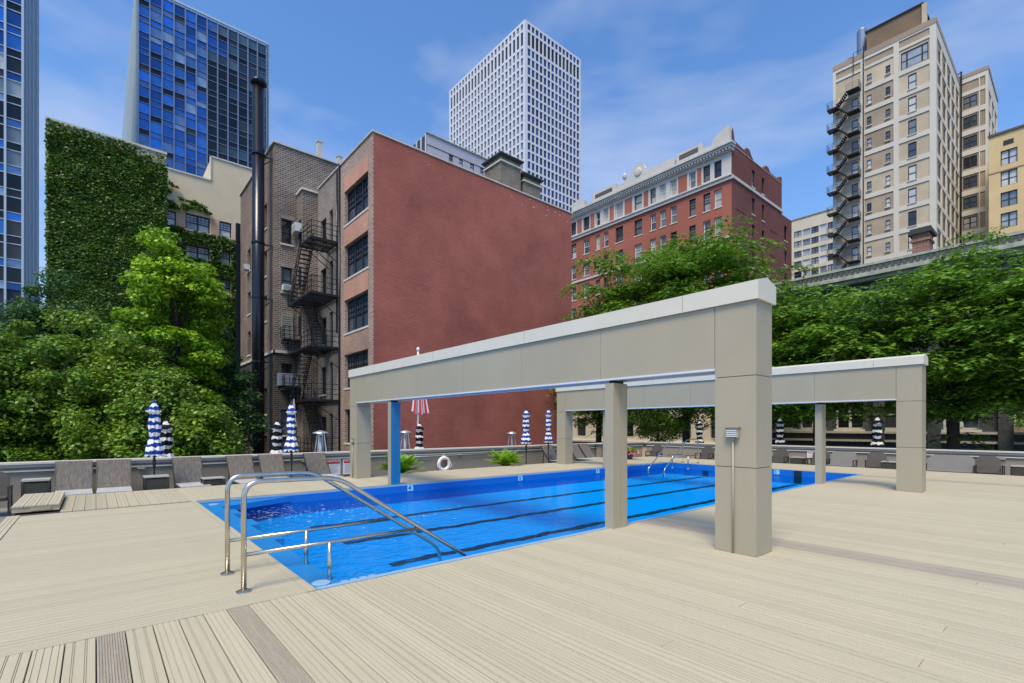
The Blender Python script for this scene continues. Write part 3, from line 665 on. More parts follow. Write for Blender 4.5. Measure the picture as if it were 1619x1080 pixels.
# ---------------------------------------------------------------- facades
def facade(name,orient,plane,a0,a1,z0,z1,ops,m,parent,depth=.22,label=None,sign=1,off=None):
    "wall face with real openings and reveals; 'q' faces -y, 'p' faces -x; sign -1 flips the facing"
    A=sorted({a0,a1}|{min(max(o[i],a0),a1) for o in ops for i in (0,1)}); Z=sorted({z0,z1}|{min(max(o[i],z0),z1) for o in ops for i in (2,3)})
    mb=MB(); P=(lambda a,z,d=0:(a,plane+d*sign,z)) if orient=='q' else (lambda a,z,d=0:(plane+d*sign,a,z))
    for i in range(len(A)-1):
        for j in range(len(Z)-1):
            ca=(A[i]+A[i+1])/2; cz=(Z[j]+Z[j+1])/2
            if any(o[0]<ca<o[1] and o[2]<cz<o[3] for o in ops): continue
            mb.quad(P(A[i],Z[j]),P(A[i+1],Z[j]),P(A[i+1],Z[j+1]),P(A[i],Z[j+1]))
    for a,b,c,d in [o[:4] for o in ops]:
        mb.quad(P(a,c),P(b,c),P(b,c,depth),P(a,c,depth)); mb.quad(P(a,d),P(b,d),P(b,d,depth),P(a,d,depth))
        mb.quad(P(a,c),P(a,d),P(a,d,depth),P(a,c,depth)); mb.quad(P(b,c),P(b,d),P(b,d,depth),P(b,c,depth))
    me=mb.mesh(name,m); o=put(name,me,parent,label=label)
    if parent is not None: o.location=-(parent.location if off is None else Vector(off)) if parent.parent is None else Vector((0,0,0))
    return o
WC={}
def wmesh(w,h,kind,fm,pm):
    key=(round(w,2),round(h,2),kind,fm,pm)
    if key in WC: return WC[key]
    t=min(.10,w*.10); f=MB(); x=w/2
    f.box(-x,-x+t,-.05,.03,0,h).box(x-t,x,-.05,.03,0,h).box(-x+t,x-t,-.05,.03,0,t).box(-x+t,x-t,-.05,.03,h-t,h)
    lights=[(-x+t,x-t)]
    if kind in('double','triple','triple_m','double_m'):
        n=2 if kind.startswith('double') else 3; lights=[]
        for i in range(n):
            a=-x+t+(w-2*t)*i/n; b=-x+t+(w-2*t)*(i+1)/n; lights.append((a,b))
            if i: f.box(a-t*.75,a+t*.75,-.06,.03,t,h-t)
    if kind!='plain':
        for a,b in lights: f.box(a,b,-.04,.02,h*.49-t*.4,h*.49+t*.4)
    if kind in('lattice','triple_m','double_m'):
        for a,b in lights:
            n=3
            for i in range(1,n): q=a+(b-a)*i/n; f.box(q-.014,q+.014,-.03,.01,h*.49+t*.4,h-t)
            for i in (1,2): z=h*.49+(h*.51-t)*i/3; f.box(a,b,-.03,.01,z-.014,z+.014)
    if kind=='picture':
        for q in (-x+w*.22,x-w*.22): f.box(q-t*.8,q+t*.8,-.05,.03,t,h-t)
    fm_=fixn(f.mesh('window',fm)); p=MB().quad((-x+t*.5,.02,t*.5),(x-t*.5,.02,t*.5),(x-t*.5,.02,h-t*.5),(-x+t*.5,.02,h-t*.5)).mesh('pane',pm)
    s=fixn(MB().box(-x-.08,x+.08,-.32,-.02,-.13,-.005).mesh('sill','sill'))
    WC[key]=(fm_,p,s); return WC[key]
def window(parent,orient,plane,op,kind='sash',frame='frame_black',pane='pane_dark',depth=.22,sill=True,sign=1):
    a,b,c,d=op; fm,pm,sm=wmesh(b-a,d-c,kind,frame,pane)
    dd=depth-.04
    loc=Vector(((a+b)/2,plane+dd,c)) if orient=='q' else Vector((plane+dd*sign,(a+b)/2,c))
    rz=0 if orient=='q' else R(-90)*sign
    o=put('window',fm,parent,loc-(parent.location if parent.parent is None else Vector((0,0,0))),rz)
    put('pane',pm,o)
    if sill: put('sill',sm,o)
    return o
def building(name,label,x0,x1,y0,y1,z0=-6,cat='building',group=None):
    return thing(name,label,cat,((x0+x1)/2,(y0+y1)/2,z0),0,group)
def shell(t,x0,x1,y0,y1,z0,z1,m,roofm='roof_dark',skip=('-x','-y')):
    "plain sides that carry no openings, and a roof slab"
    mb=MB()
    if '-x' not in skip: mb.quad((x0,y0,z0),(x0,y0,z1),(x0,y1,z1),(x0,y1,z0))
    if '-y' not in skip: mb.quad((x0,y0,z0),(x1,y0,z0),(x1,y0,z1),(x0,y0,z1))
    if '+x' not in skip: mb.quad((x1,y0,z0),(x1,y1,z0),(x1,y1,z1),(x1,y0,z1))
    if '+y' not in skip: mb.quad((x0,y1,z0),(x1,y1,z0),(x1,y1,z1),(x0,y1,z1))
    if mb.f: part('wall',mb,m,t)
    part('roof',MB().box(x0+.25,x1-.25,y0+.25,y1-.25,z1-.5,z1-.3),roofm,t)
rnd=random.Random(11)
# ---- red-painted brick building and its rear wing
rb=building('brick_building','brick building with a blank dark red painted wall and triple windows round the corner',12.8,30.4,28,37.6)
wz=[(15.0,17.25),(11.37,13.6),(7.75,9.95),(4.1,6.3),(.45,2.65),(-3.2,-1.0)]
ops=[(28.68,32.38,a,b) for a,b in wz]
f=facade('wall','p',12.8,28.0,33.05,-6,19.35,ops,'brick_pale',rb,.3)
for o in ops: window(rb,'p',12.8,o,'triple_m','frame_black','pane_window',.3)
for i,(a,b) in enumerate(wz):   # salmon brick spandrels above each window row
    top=wz[i-1][0]-.14 if i else 18.25
    part('spandrel',MB().box(12.775,12.799,28.62,32.44,b+.02,top),'brick_salmon' if i<3 else 'brick_red',rb)
part('painted_wall',MB().box(12.83,30.4,27.985,28.25,-6,19.35),'red_paint',rb)
part('corner_strip',MB().box(12.79,12.83,27.99,28.02,-6,19.35),'brick_pale',rb)
part('coping',MB().box(12.72,30.45,27.93,28.3,19.351,19.45).box(12.72,13.1,28.301,37.6,19.351,19.44),'stone_trim',rb)
random.seed(5); mb=MB()
for i in range(38):
    x=random.choice([random.uniform(14,30),random.uniform(24,30)]); z=19.2-abs(random.gauss(0,.5))-(random.random()<.12)*random.uniform(0,16); s=random.uniform(.02,.11)
    n=random.randint(4,6); poly=[(x+s*random.uniform(.5,1.4)*math.cos(2*PI*k/n),z+s*.35*random.uniform(.5,1.3)*math.sin(2*PI*k/n)) for k in range(n)]
    mb.prism(poly,'y',27.976,27.984)
part('bare_patch',mb,'paint_chip',rb)['kind']='stuff'
part('roof',MB().box(13.1,30.4,28.3,37.6,18.3,18.5),'roof_dark',rb)
part('wall',MB().quad((30.4,28.2,-6),(30.4,37.6,-6),(30.4,37.6,19.3),(30.4,28.2,19.3)).quad((12.8,37.6,-6),(30.4,37.6,-6),(30.4,37.6,19.3),(12.8,37.6,19.3)),'brick_grey',rb)
ops=[];kinds=[]
for z in (14.2,10.57,6.95,3.33,-.3):
    ops.append((34.55,35.25,z,z+2.75)); kinds.append('door'); ops.append((35.85,37.0,z+.55,z+2.55)); kinds.append('win')
facade('wall','p',12.8,33.05,37.6,-6,19.35,ops,'brick_grey',rb,.25)
for o,k in zip(ops,kinds): window(rb,'p',12.8,o,'sash','frame_black','pane_dark',.25,sill=(k=='win'))
part('drainpipe',MB().tube([(12.72,33.15,19.5),(12.72,33.15,-6)],.06,8).tube([(12.72,33.6,19.2),(12.72,33.6,8)],.05,8),'pipe_black',rb,smooth=True)
# rooftop chimneys on it
for x0,x1,zt,l in ((23.05,25.0,21.75,'left brown brick chimney with dark flat cap on the red building roof'),(25.35,27.1,21.0,'right brown brick chimney with dark flat cap on the red building roof')):
    t=thing('roof_chimney',l,'chimney',((x0+x1)/2,29.4,18.5),0,'brick chimneys on the red building')
    part('stack',MB().box(x0,x1,28.32,30.3,18.5,zt-.02),'brick_chim',t); part('rim',MB().box(x0-.1,x1+.1,28.22,30.4,zt-.42,zt-.3),'stone_trim',t)
    part('cap',MB().box(x0-.2,x1+.2,28.12,30.5,zt+.10,zt+.2).prism([(x0-.2,zt+.10),(x1+.2,zt+.10),(x1+.05,zt-.02),(x0-.05,zt-.02)],'y',28.2,30.4),'roof_dark',t)
# ---- turret between the two
t=thing('stair_turret','narrow brown brick turret with white coping in the corner behind the top fire escape landing','tower',(12.2,38.2,-6))
part('wall',MB().box(11.7,12.79,37.61,38.89,-6,19.05),'brick_dark',t); part('coping',MB().box(11.6,12.79,37.5,38.89,19.051,19.2),'cap_white',t)
for z in (15.6,12,8.4): part('window',MB().box(11.66,11.699,37.9,38.5,z,z+1.4),'frame_black',t)
# ---- dark brick building
db=building('dark_brick_building','tall dark brown brick building with dark, shade-tinted lower storeys behind the fire escape',10.1,24,38.9,50)
ops=[(10.58,11.34,z,z+1.85) for z in (15.2,11.6,8.0,4.4,.9)]
facade('wall','q',38.9,10.1,24,7.06,22.5,[o for o in ops if o[2]>7],'brick_dark',db,.25)
facade('wall','q',38.9,10.1,24,-6,7.05,[o for o in ops if o[2]<7],'brick_low_shaded',db,.25,label='darker lower brick wall with shade put into its colour')
for o in ops: window(db,'q',38.9,o,'sash','frame_black','pane_dark',.25)
for i,o in enumerate(ops): part('arch',MB().box(o[0]-.12,o[1]+.12,38.87,38.899,o[3]+.02,o[3]+.3),'brick_grey' if i<3 else 'brick_low_shaded',db)
rows=[(19.0,20.7),(14.9,16.8),(11.2,13.1),(7.7,9.7),(4.1,6.0),(.5,2.5),(-3.2,-1.2)]
ops=[(46.2,47.3,a,b) for a,b in rows if a<18]+[(41.0,41.9,a+2,b+2) for a,b in rows if a<18]
facade('wall','p',10.1,38.9,50,7.06,22.5,[o for o in ops if o[2]>7.1],'brick_umber',db,.3)
facade('wall','p',10.1,38.9,50,-6,7.05,[o for o in ops if o[3]<7.0],'brick_low_shaded',db,.3,label='darker lower brick wall with shade put into its colour')
for o in ops:
    if o[2]>7.1 or o[3]<7.0: window(db,'p',10.1,o,'sash','frame_black','pane_dark',.3)
part('belt_course',MB().box(10.0,10.099,38.8,50,7.0,7.2).box(10.0,24,38.8,38.899,7.0,7.2),'stone_trim',db)
part('coping',MB().box(9.98,24,38.8,39.2,22.501,22.6).box(9.98,10.4,39.201,50,22.501,22.6),'stone_trim',db)
shell(db,10.1,24,38.9,50,-6,22.5,'brick_dark')
for x,h_ in ((13.6,24.1),(15.2,23.5)):
    t=thing('roof_vent','pale vent post on the dark brick roof, '+('the taller one' if h_>24 else 'the shorter one'),'vent',(x,39.6,22.3),0,'vent posts'); part('pipe',MB().box(x-.18,x+.18,39.4,39.8,22.2,h_),'stone_white',t); part('cap',MB().box(x-.22,x+.22,39.36,39.84,h_,h_+.08),'stone_trim',t)
def ac(x,y,z,o,m,l,s=1):
    t=thing('air_conditioner',l,'air conditioner',(x,y,z),0,'window air conditioners')
    w,d,h=.62*s,.45,.42*s
    part('case',MB().box(x-w/2,x+w/2,y-d,y-.01,z,z+h) if o=='q' else MB().box(x-d,x-.01,y-w/2,y+w/2,z,z+h),m,t)
    mb=MB()
    for i in range(5):
        zz=z+.05+i*h*.17
        mb.box(x-w*.45,x+w*.45,y-d-.012,y-d-.001,zz,zz+.03) if o=='q' else mb.box(x-d-.012,x-d-.001,y-w*.45,y+w*.45,zz,zz+.03)
    part('grille',mb,'grey_metal',t)
ac(10.1,46.7,14.95,'p','ac_white','small air conditioner in the narrow side window of the dark brick building')
ac(11.7,38.3,16.0,'p','ac_white','white air conditioner unit high on the side of the turret',1.5)
ac(10.96,38.9,4.55,'q','ac_blue','large blue-grey unit standing on the low black balcony',2.2)
ac(10.9,38.9,11.65,'q','ac_white','air conditioner in the brick window below the second fire escape landing')
t=thing('window_shutter','pale louvred shutter over the brick window beside the fire escape','shutter',(10.96,38.85,8.1))
part('frame',MB().box(10.56,10.62,38.80,38.89,8.0,9.9).box(11.30,11.36,38.80,38.89,8.0,9.9),'shutter',t)
for i in range(12): part('slat',MB().box(10.621,11.299,38.82,38.86,8.03+i*.155,8.13+i*.155),'shutter',t)
# ---- steel flue
t=thing('flue_pipe','tall black steel flue pipe rising past the corner of the dark brick building','chimney pipe',(9.12,39.4,-6))
part('pipe',MB().tube([(9.12,39.4,-6),(9.12,39.4,26.7)],.41,24),'pipe_black',t,smooth=True)
part('flange',MB().lathe([(.41,26.5),(.56,26.6),(.58,26.72),(.56,26.84),(.36,26.88)],24,(9.12,39.4)),'pipe_black',t,smooth=True)
for z in (21.4,14.9,10.9,6.2,1.5):
    part('band',MB().lathe([(.412,z),(.46,z+.01),(.46,z+.13),(.412,z+.14)],24,(9.12,39.4)),'pipe_black',t)
    part('bracket',MB().bar((9.5,39.5,z+.07),(10.15,39.3,z+.07),.08,.1).bar((9.5,39.5,z-.5),(10.12,39.3,z+.02),.06,.06),'black_metal',t)
t=thing('duct','slim dark duct at the back edge of the dark brick building','duct',(8.43,42.5,0))
part('pipe',MB().box(8.28,8.56,42.4,42.7,-6,17.2),'pipe_black',t)
# ---- fire escape on the wing
def stairs(mb_t,mb_s,a,b,w,axis,n,wd=(1,0,0)):
    "treads and stringers between a and b; w is the width vector"
    a=Vector(a); b=Vector(b); w=Vector(w); d=b-a; h=Vector((d.x,d.y,0)).normalized()
    for i in range(1,n):
        c=a+d*i/n; mb_t.bar(c,c+w,.24,.03,up=(0,0,1))
    for q in (a,a+w): mb_s.bar(q,q+d,.03,.18)
def railing(mb,pts,h=1.0,bars=2,step=1.2):
    for i in range(len(pts)-1):
        a=Vector(pts[i]); b=Vector(pts[i+1]); L_=(b-a).length
        for k in range(bars+1):
            z=Vector((0,0,h*(k+1)/(bars+1))); mb.bar(a+z,b+z,.035,.035)
        n=max(1,int(L_/step))
        for k in range(n+1): c=a+(b-a)*k/n; mb.bar(c,c+Vector((0,0,h)),.035,.035)
fe=thing('fire_escape','black iron fire escape zigzagging down between the red building and the dark brick building','fire escape',(12.0,35.5,0))
lv=[(14.15,33.2,35.5),(10.5,33.2,38.3),(6.95,33.2,38.3),(3.35,33.2,38.3),(-.3,33.2,38.3)]
for z,a,b in lv:
    mb=MB()
    for i in range(int((b-a)/.16)): mb.bar((10.85,a+.08+i*.16,z),(12.75,a+.08+i*.16,z),.06,.03)
    mb.bar((10.85,a,z-.06),(10.85,b,z-.06),.05,.14).bar((12.7,a,z-.06),(12.7,b,z-.06),.05,.14).bar((10.85,a,z-.06),(12.75,a,z-.06),.05,.14).bar((10.85,b,z-.06),(12.75,b,z-.06),.05,.14)
    part('landing',mb,'black_metal',fe)
    mb=MB(); railing(mb,[(12.7,a,z),(10.87,a,z),(10.87,b,z),(12.7,b,z)],1.05,2,.7); part('railing',mb,'black_metal',fe)
    mb=MB()
    for q in (a+.3,(a+b)/2,b-.3): mb.bar((10.95,q,z-.12),(12.78,q,z-1.35),.045,.045).bar((10.9,q,z-.14),(12.75,q,z-.14),.05,.06)
    part('bracket',mb,'black_metal',fe)
for i,(z,a,b) in enumerate(lv[:-1]):
    z2=lv[i+1][0]; t_,s_,h_=MB(),MB(),MB()
    if i%2==0: A=(10.95,35.4,z); B=(10.95,37.9,z2)
    else: A=(11.75,37.6,z); B=(11.75,34.9,z2)
    if i==0: pass
    stairs(t_,s_,A,B,(.75,0,0),'y',14)
    tr=part('stair_treads',t_,'black_metal',fe); part('stringers',s_,'black_metal',fe)
    for w in (0,.75):
        a=Vector(A)+Vector((w,0,.95)); b_=Vector(B)+Vector((w,0,.95)); h_.bar(a,b_,.04,.04); h_.bar(a-Vector((0,0,.45)),b_-Vector((0,0,.45)),.03,.03)
        for k in range(5): c=a+(b_-a)*k/4; h_.bar(c,c-Vector((0,0,.95)),.03,.03)
    part('stair_rail',h_,'black_metal',fe)
bal=thing('balcony','small black iron balcony holding the blue-grey unit on the dark brick wall','balcony',(11,38.4,4.4))
for z in (4.35,7.9): part('floor',MB().box(10.5,12.3,37.9,38.89,z,z+.07),'black_metal',bal)
for z in (4.42,7.97): mb=MB(); railing(mb,[(10.52,38.85,z),(10.52,37.92,z),(12.28,37.92,z)],.9,2,.35); part('railing',mb,'black_metal',bal)
# second flag on the fire escape
t=thing('hanging_cloth','faded striped flag draped on the lower fire escape behind the blue umbrella','flag',(11.4,36.6,3.6))
for i in range(6): part('stripe',MB().quad((10.70,35.7+i*.14,1.5+i*.22),(10.66,35.84+i*.14,1.7+i*.22),(10.75,36.44+i*.05,3.5),(10.75,36.38+i*.05,3.5)),'brick_hotelside' if i%2 else 'stone_trim',t)
# ---- ivy-covered building and beige building
iv=building('ivy_building','tall building whose wall is covered from top to bottom in green ivy',-2.7,4.55,50,62)
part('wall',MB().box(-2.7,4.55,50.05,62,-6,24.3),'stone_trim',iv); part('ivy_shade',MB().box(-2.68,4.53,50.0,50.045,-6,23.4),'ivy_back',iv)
part('coping',MB().box(-2.8,4.6,49.95,62,24.301,24.5),'stone_trim',iv)
part('penthouse',MB().box(1.2,4.4,52.5,58,24.5,25.6),'stone_trim',iv)
bb=building('beige_building','beige plastered building with ivy around its windows and a stepped roofline',4.56,13.5,56,66)
ops=[(5.0,5.85,20.55,21.9),(6.6,8.62,20.5,22.05),(9.45,10.5,20.5,22.05),(6.6,8.6,17.85,19.1),(9.5,10.4,17.75,19.15),(9.5,10.4,14.6,16.35),(6.6,8.6,14.6,16.35),(9.5,10.4,.6,2.4),(9.5,10.4,-2.4,-.6),(9.5,10.4,4.4,6.3)]
facade('wall','q',56,4.56,8.74,-6,25.75,[o for o in ops if o[1]<8.7],'beige_wall',bb,.25)
facade('wall','q',56,8.74,13.5,-6,28.1,[o for o in ops if o[0]>8.7],'beige_wall',bb,.25)
for o in ops: window(bb,'q',56,o,'double_m' if o[1]-o[0]>1.5 else 'lattice','frame_black','pane_pale',.25)
for a,b in ((5.9,6.55),(8.68,9.4)): part('pier',MB().box(a,b,55.96,55.999,20.45,22.1),'beige_pier',bb)
part('coping',MB().box(4.5,8.7,55.9,56.3,25.751,25.87).box(8.65,13.5,55.9,56.3,28.101,28.22).box(8.64,8.73,55.9,56.3,25.88,28.22),'cap_white',bb)
part('wall',MB().box(8.741,13.5,56.3,66,24,28.1).box(4.56,8.74,56.4,66,-6,25.2),'beige_wall',bb)
def leafmesh(name,C,Nrm,L_,Wd,m,rng,tang=None,jit=.5):
    n=len(C); Nn=Nrm+rng.normal(0,jit,(n,3)); Nn/=np.linalg.norm(Nn,axis=1,keepdims=True)+1e-9
    T=rng.normal(0,1,(n,3)) if tang is None else tang.copy(); T-=Nn*np.sum(T*Nn,axis=1,keepdims=True); T/=np.linalg.norm(T,axis=1,keepdims=True)+1e-9
    B=np.cross(Nn,T); l=(L_*rng.uniform(.7,1.25,(n,1)))/2; w=(Wd*rng.uniform(.7,1.25,(n,1)))/2
    V=np.stack([C-T*l,C+B*w+T*l*.1,C+T*l,C-B*w+T*l*.1],axis=1).reshape(-1,3)
    me=bpy.data.meshes.new(name); me.vertices.add(4*n); me.vertices.foreach_set('co',V.astype(np.float32).ravel())
    me.loops.add(4*n); me.loops.foreach_set('vertex_index',np.arange(4*n,dtype=np.int32))
    me.polygons.add(n); me.polygons.foreach_set('loop_start',np.arange(0,4*n,4,dtype=np.int32)); me.polygons.foreach_set('loop_total',np.full(n,4,dtype=np.int32))
    me.materials.append(M[m]); me.update(calc_edges=True); return me
def cheapnoise(x,z,s,seed):
    r=np.random.default_rng(seed); v=np.zeros_like(x)
    for k in range(7):
        f=s*(1.0+.55*k); a=r.uniform(0,2*PI); v+=np.sin((x*math.cos(a)+z*math.sin(a))*f+r.uniform(0,6))/(1+.5*k)
    return v/2.4
rng=np.random.default_rng(7)
n=52000; x=rng.uniform(-2.72,4.58,n); z=rng.uniform(-5,24.25,n)
nz=cheapnoise(x,z,1.3,3); keep=~((z>23.3+.5*cheapnoise(x,z,2.2,5))&(x>2.6)&(rng.random(n)<.7))&~((z>23.9)&(rng.random(n)<.5))&~((x>.5)&(x<.95)&(z>22.7)&(z<22.95)); x,z,nz=x[keep],z[keep],nz[keep]
C=np.stack([x,49.93-.10*(nz+1)-rng.uniform(0,.12,len(x)),z],1)
o=put('ivy',leafmesh('ivy',C,np.tile([0.,-1.,.6],(len(x),1)),.25,.18,'leaf_ivy',rng,jit=.40),iv); o['kind']='stuff'; o.location=-iv.location
# edge growth that breaks the outline
n=900; z=rng.uniform(-5,24,n); C=np.stack([np.where(rng.random(n)<.5,-2.74,4.58)+rng.normal(0,.035,n),50.3+rng.uniform(-.4,1.2,n),z],1)
o=put('ivy',leafmesh('ivy',C,np.tile([0.,-1.,.3],(n,1)),.30,.22,'leaf_ivy',rng,jit=.8),iv); o['kind']='stuff'; o.location=-iv.location
n=42000; x=rng.uniform(4.6,12.3,n); z=rng.uniform(-3,25.2,n)
inwin=np.zeros(n,bool)
for a,b,c,d in ops: inwin|=(x>a-.05)&(x<b+.05)&(z>c-.05)&(z<d+.05)
band=(z<20.35+.25*cheapnoise(x,z,2.5,1)); strand=(z<24.9-(x-4.6)*.52)&(z>21.9+.1*x-.4)&(cheapnoise(x+z*.8,z*3.2,1.6,9)>.12)
mid=(z>=20.2)&(z<22.0)&(x<6.6)&(cheapnoise(x,z,2.2,4)>.45)
thin=(z<20.35)&(z>10)&(cheapnoise(x,z,1.4,6)<-.75)
k=(band|strand|mid)&~inwin&~thin; x,z=x[k],z[k]
C=np.stack([x,55.86-rng.uniform(0,.28,len(x)),z],1)
o=put('ivy',leafmesh('ivy',C,np.tile([0.,-1.,.55],(len(x),1)),.30,.22,'leaf_ivy',rng,jit=.5),bb); o['kind']='stuff'; o.location=-bb.location
# ---- glass towers
gt=building('glass_tower','tall dark blue glass office tower with pale vertical fins behind the ivy building',6.4,31.5,126,230,cat='tower')
part('core',MB().box(6.5,31.4,126.2,230,-6,91.9),'slate_blue',gt)
ml=[6.75,8.64,10.72,12.78,14.8,16.8,18.82,20.83,22.85,24.88,26.9,28.9,30.86]
for p in ml: part('mullion',MB().box(p-.11,p+.11,125.55,126.19,-6,92.0),'mullion',gt)
FH=3.32; pm1={k:MB().quad((0,0,0),(1,0,0),(1,0,1),(0,0,1)).mesh('pane',k) for k in ('pane_blue','pane_black','pane_teal')}
rr=random.Random(3)
for f_ in range(13):
    z1=91.6-FH*f_; 
    for i in range(12):
        a,b=ml[i]+.11,ml[i+1]-.11
        edge=6+ (1 if f_<2 else 0)+(1 if f_==1 else 0)
        k='pane_blue' if i<edge else ('pane_teal' if (f_<3 or (i>=8 and rr.random()<.45)) else 'pane_black')
        if f_>10 and i<6 and rr.random()<.5: k='pane_blue'
        for nm,za,zb,kk in (('pane',z1-2.15,z1-.12,k),('spandrel_pane',z1-FH+.12,z1-2.25,'pane_black' if (k!='pane_blue' or rr.random()<.25) else k)):
            o=put(nm,pm1[kk],gt,Vector((a,126.0+rr.uniform(-.02,.02),za))-gt.location); o.scale=(b-a,1,zb-za); o.rotation_euler=(R(rr.uniform(-.5,.5)),0,R(rr.uniform(-.6,.6)))
    part('floor_line',MB().box(6.6,31.3,125.8,126.1,z1-2.25,z1-2.15).box(6.6,31.3,125.85,126.1,z1-.12,z1+.0),'mullion',gt)
part('corner_panel',MB().box(6.35,6.499,126.19,230,-6,92.0).box(6.36,6.70,125.8,126.189,-6,92.0).box(31.1,31.5,125.8,126.189,-6,92.0),'teal_panel',gt)
for i in range(12): part('side_fin',MB().box(6.18,6.349,127+i*3.2,127.5+i*3.2,-6,92.0),'mullion_pale',gt)
part('parapet_rim',MB().box(6.3,31.5,125.7,126.0,92.001,92.5),'mullion_pale',gt)
gl=building('glass_tower','blue glass tower cut off by the left edge of the picture',-25,-7.95,100,127,cat='tower')
part('core',MB().box(-25,-8.1,100.2,127,-6,96),'slate_blue',gl)
mls=[-7.95-1.76*i for i in range(8)]
for p in mls: part('mullion',MB().box(p-.12,p+.12,99.5,100.19,-6,96),'mullion_pale',gl)
for f_ in range(22):
    z1=94.8-3.35*f_
    for i in range(7):
        b,a=mls[i]-.12,mls[i+1]+.12; k='pane_blue' if (f_<12 or rr.random()<.25) else ('pane_pale' if (f_<17 and rr.random()<.5) else 'pane_black')
        for nm,za,zb,kk in (('pane',z1-2.2,z1-.1,k),('spandrel_pane',z1-3.25,z1-2.3,'pane_blue' if rr.random()<.5 else 'pane_black')):
            o=put(nm,pm1.setdefault(kk,MB().quad((0,0,0),(1,0,0),(1,0,1),(0,0,1)).mesh('pane',kk)),gl,Vector((a,100,za))-gl.location); o.scale=(b-a,1,zb-za); o.rotation_euler=(R(rr.uniform(-.5,.5)),0,R(rr.uniform(-.6,.6)))
    part('floor_line',MB().box(-25,-7.8,99.8,100.1,z1-2.3,z1-2.2).box(-25,-7.8,99.85,100.1,z1-.1,z1+.02),'mullion_pale',gl)
    part('side_joint',MB().box(-7.95,-7.93,100.3,127,z1-.1,z1+.06),'mullion',gl)
part('side_wall',MB().box(-8.08,-7.95,100.2,127,-6,96),'side_blue',gl)
for q in (103.5,108,114,121): part('side_fin',MB().box(-7.949,-7.80,q,q+.5,-6,96),'mullion_pale',gl)
# ---- white grid tower
wt=building('white_tower','tall white high-rise with a tight grid of windows and dark louvres near its top',107,134.2,119,164,cat='tower')
part('core',MB().box(107.4,133.9,119.4,163.7,-6,134.2),'slate_blue',wt)
rowsz=[(132.1,134.0,'s'),(126.9,131.3,'l')]+[(126.0-3.09*i-2.4,126.0-3.09*i,'w') for i in range(19)]
bp=(133.6-107.9)/14; bq=(163.4-119.6)/22
oq=[(107.9+i*bp+.27,107.9+(i+1)*bp-.27,c,d) for c,d,_ in rowsz for i in range(14)]
op_=[(119.6+i*bq+.42,119.6+(i+1)*bq-.42,c,d) for c,d,_ in rowsz for i in range(22)]
facade('grid_frame','q',119.0,107,134.2,60,134.8,oq,'white_grid',wt,.28); facade('grid_frame','p',107,119.0,164,60,134.8,op_,'white_grid',wt,.28)
part('wall',MB().box(107.05,134.15,119.05,163.9,-6,59.9),'white_grid',wt); part('wall',MB().quad((134.2,119,60),(134.2,164,60),(134.2,164,134.8),(134.2,119,134.8)),'white_grid',wt)
u=MB().quad((0,0,0),(1,0,0),(1,0,1),(0,0,1))
wm={k:u.mesh('window',k) for k in ('pane_grid','pane_gridl','pane_black')}
rest=MB(); cnt=0
for (a,b,c,d) in oq:
    k='pane_black' if d-c>3 else 'pane_grid'
    if cnt<300:
        o=put('window',wm[k],wt,Vector((a,119.22,c+ (0 if k=='pane_black' else 0)))-wt.location); o.scale=(b-a,1,d-c); cnt+=1
    else: rest.quad((a,119.3,c),(b,119.3,c),(b,119.3,d),(a,119.3,d))
restl=MB()
for (a,b,c,d) in sorted(op_,key=lambda o:(o[3]-o[2]<3,o[0])):
    k='pane_black' if d-c>3 else 'pane_gridl'
    if cnt<300: o=put('window',wm[k],wt,Vector((107.22,b,c))-wt.location,R(-90)); o.scale=(b-a,1,d-c); cnt+=1
    else:
        (restl if d-c<3 else rest).quad((107.3,b,c),(107.3,a,c),(107.3,a,d),(107.3,b,d))
for mb_,m_ in ((rest,'pane_black'),(restl,'pane_gridl')):
    if mb_.f: o=put('window',mb_.mesh('window',m_),wt); o.location=-wt.location; o['kind']='stuff'
# ---- pale low building between
lo=building('pale_building','low pale mauve building with four small windows and a roof railing before the white tower',35.45,52,60,80)
ops=[(39.1,39.8,40.1,41.1),(40.85,41.55,40.1,41.1),(42.85,43.6,40.1,41.1),(44.75,45.45,40.1,41.1)]
facade('wall','q',60,35.45,52,-6,42.7,ops,'mauve_wall',lo,.2)
for o in ops: window(lo,'q',60,o,'sash','frame_black','pane_pale',.2,sill=False)
part('belt',MB().box(35.4,52,59.95,59.999,41.12,41.2),'frame_brown',lo)
part('wall',MB().box(35.46,35.6,60.4,80,-6,42.7),'pane_teal',lo); part('coping',MB().box(35.3,52,59.85,60.3,42.701,42.85),'copper_green',lo)
for i in range(6): part('mullion',MB().box(35.3,35.459,60.1+i*1.3,60.3+i*1.3,-6,42.69),'frame_white',lo)
mb=MB(); railing(mb,[(38,60.4,42.85),(52,60.4,42.85)],.7,1,1.6); part('railing',mb,'mullion_pale',lo); part('roof',MB().box(35.7,52,60.3,80,42.4,42.69),'roof_dark',lo)
